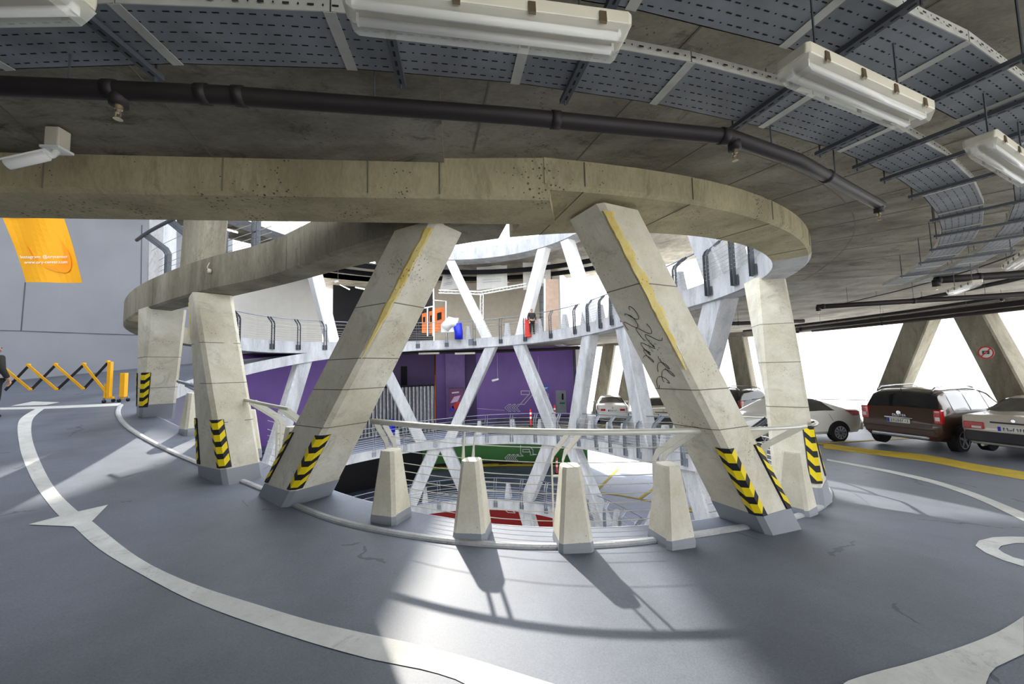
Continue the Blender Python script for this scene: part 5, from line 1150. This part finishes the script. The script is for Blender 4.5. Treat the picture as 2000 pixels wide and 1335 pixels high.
def saloon(name, label, x, y, hd, z, paint, txt, boxy=False, wheelr=.31, dark_low=False, spokes=10):
    if boxy: st = [(0, .40, .80, .82, .70, .78, .76), (.05, .30, .93, .96, .80, .84, .80), (.12, .27, .95, .99, .82, .85, .78), (.95, .26, .95, 1.02, .82, .85, .76), (1.5, .26, .94, 1.37, .83, .85, .60), (1.75, .26, .93, 1.40, .83, .85, .59), (2.5, .26, .92, 1.40, .83, .85, .60), (3.05, .26, .91, .97, .83, .85, .72), (4.1, .28, .82, .88, .80, .82, .74), (4.4, .36, .7, .72, .7, .74, .68)]
    else: st = [(0, .42, .84, .86, .60, .66, .62), (.06, .32, .94, .98, .74, .78, .74), (.16, .28, .99, 1.03, .80, .83, .76), (.55, .26, .99, 1.06, .82, .85, .74), (1.45, .25, .97, 1.41, .84, .86, .58), (1.9, .25, .95, 1.46, .84, .86, .57), (2.4, .25, .93, 1.45, .84, .86, .58), (3.25, .25, .9, .96, .84, .86, .70), (4.0, .28, .78, .84, .80, .82, .72), (4.3, .36, .62, .64, .66, .7, .6)]
    c = Car(name, label, 'car', x, y, hd, z, st, 4.4); c.body(paint)
    c.across('rear_window', (.98, 1.45) if boxy else (.72, 1.38), 5.0 if boxy else 5.2, M_GLASS)
    for sd in (-1, 1):
        if boxy: c.patch('side_window', 1.28, 1.95, 1.62, 1.95, 4.15, 5.7, sd, M_GLASS); c.patch('side_window', 2.0, 2.9, 2.0, 2.55, 4.15, 5.7, sd, M_GLASS)
        else: c.patch('side_window', 1.0, 1.9, 1.5, 1.9, 4.15, 5.6, sd, M_GLASS); c.patch('side_window', 1.96, 2.95, 1.96, 2.6, 4.15, 5.6, sd, M_GLASS)
        if boxy:
            l = c.box('tail_lamp', (.0, sd*.63, .74), (.07, .34, .17), M_LAMP, .015); c.box('reversing_lamp', (-.035, sd*.58, .70), (.02, .16, .05), M_LAMPW, .003, l)
        else: c.patch('tail_lamp', .02, .42, .05, .72, 3.5, 4.25, sd, M_LAMP, .012); c.box('tail_lamp', (.0, sd*.52, .80), (.07, .26, .11), M_LAMP, .02)
        for xx in (.95, 3.45): c.arch(xx, sd, .875, .36); c.wheel(xx, sd, .895, wheelr, spokes)
        c.box('mirror', (2.85, sd*.96, 1.0), (.1, .18, .13), paint, .03); c.box('door_handle', (1.75, sd*.885, .86), (.14, .03, .03), paint, .006)
        c.patch('door_seam', 1.93, 1.942, 1.93, 1.942, 2.2, 4.1, sd, M_BLACK, .004, 3); c.patch('door_seam', 1.12, 1.132, 1.3, 1.312, 3.0, 4.1, sd, M_BLACK, .004, 3)
    c.box('rear_bumper', (.03, 0, .48), (.16, 1.6 if boxy else 1.5, .26), M_PLAST if boxy else paint, .04)
    c.plate(-.01, .70 if boxy else .76, txt, .5, .11)
    if boxy: c.box('boot_handle', (-.005, 0, .84), (.03, .72, .035), M_PLAST, .006)
    m = MB(); m.tube([(.02, 0, .9), (-.005, 0, .9)], .035, 14); obj('badge', m, M_CHROME, c.t)
    m = MB(); m.tube([(-.06, .5, .28), (.1, .5, .28)], .03, 10); obj('exhaust', m, M_CHROME, c.t)
    return c
P_BROWN = gloss('brown car paint', srgb(72, 50, 36)); P_WHITE = gloss('white car paint', srgb(244, 243, 238)); P_SILVER = gloss('pale silver car paint', srgb(206, 200, 186), metal=.2); P_BEIGE = gloss('beige car paint', srgb(190, 182, 158)); P_BLACKC = gloss('black car paint', srgb(22, 24, 28))
def zc_at(x, y): return z_deck(th_of(x, y) % 360)
s1_ = hatch_suv('estate_car', 'brown four-wheel-drive car seen from behind, second from the right edge', 10.8, 10.8, math.radians(18), zc_at(11.5, 11) , P_BROWN, '17J55201')
text_mesh('DUSTER', .085, M_CHROME, 'lettering', s1_.t, frame4((.045, 0, .945), (0, -1, 0), (0, 0, 1)))
saloon('saloon_car', 'pale silver boxy saloon with a black bumper, cut off by the right edge', 11.55, 8.9, math.radians(18), zc_at(12, 9), P_SILVER, '49S29425', boxy=True, spokes=6)
saloon('saloon_car', 'white saloon seen from its left side, between the near column and the brown car', 11.5, 13.5, math.radians(184), zc_at(11.8, 13.3), P_WHITE, '54S12177')
saloon('hatchback_car', 'white car with red lamps seen from behind on the far deck', 5.48, 21.2, math.radians(78), zc_at(4.6, 21.5), P_WHITE, '22J41917')
saloon('saloon_car', 'beige boxy car partly hidden behind the scribbled column', 6.8, 17.4, math.radians(69), zc_at(7.3, 17.6), P_BEIGE, '15S22191', boxy=True)
hatch_suv('estate_car', 'black four-wheel-drive car behind the scribbled column', 11.2, 17.6, math.radians(103), zc_at(11, 17.5), P_BLACKC, '57J41992')
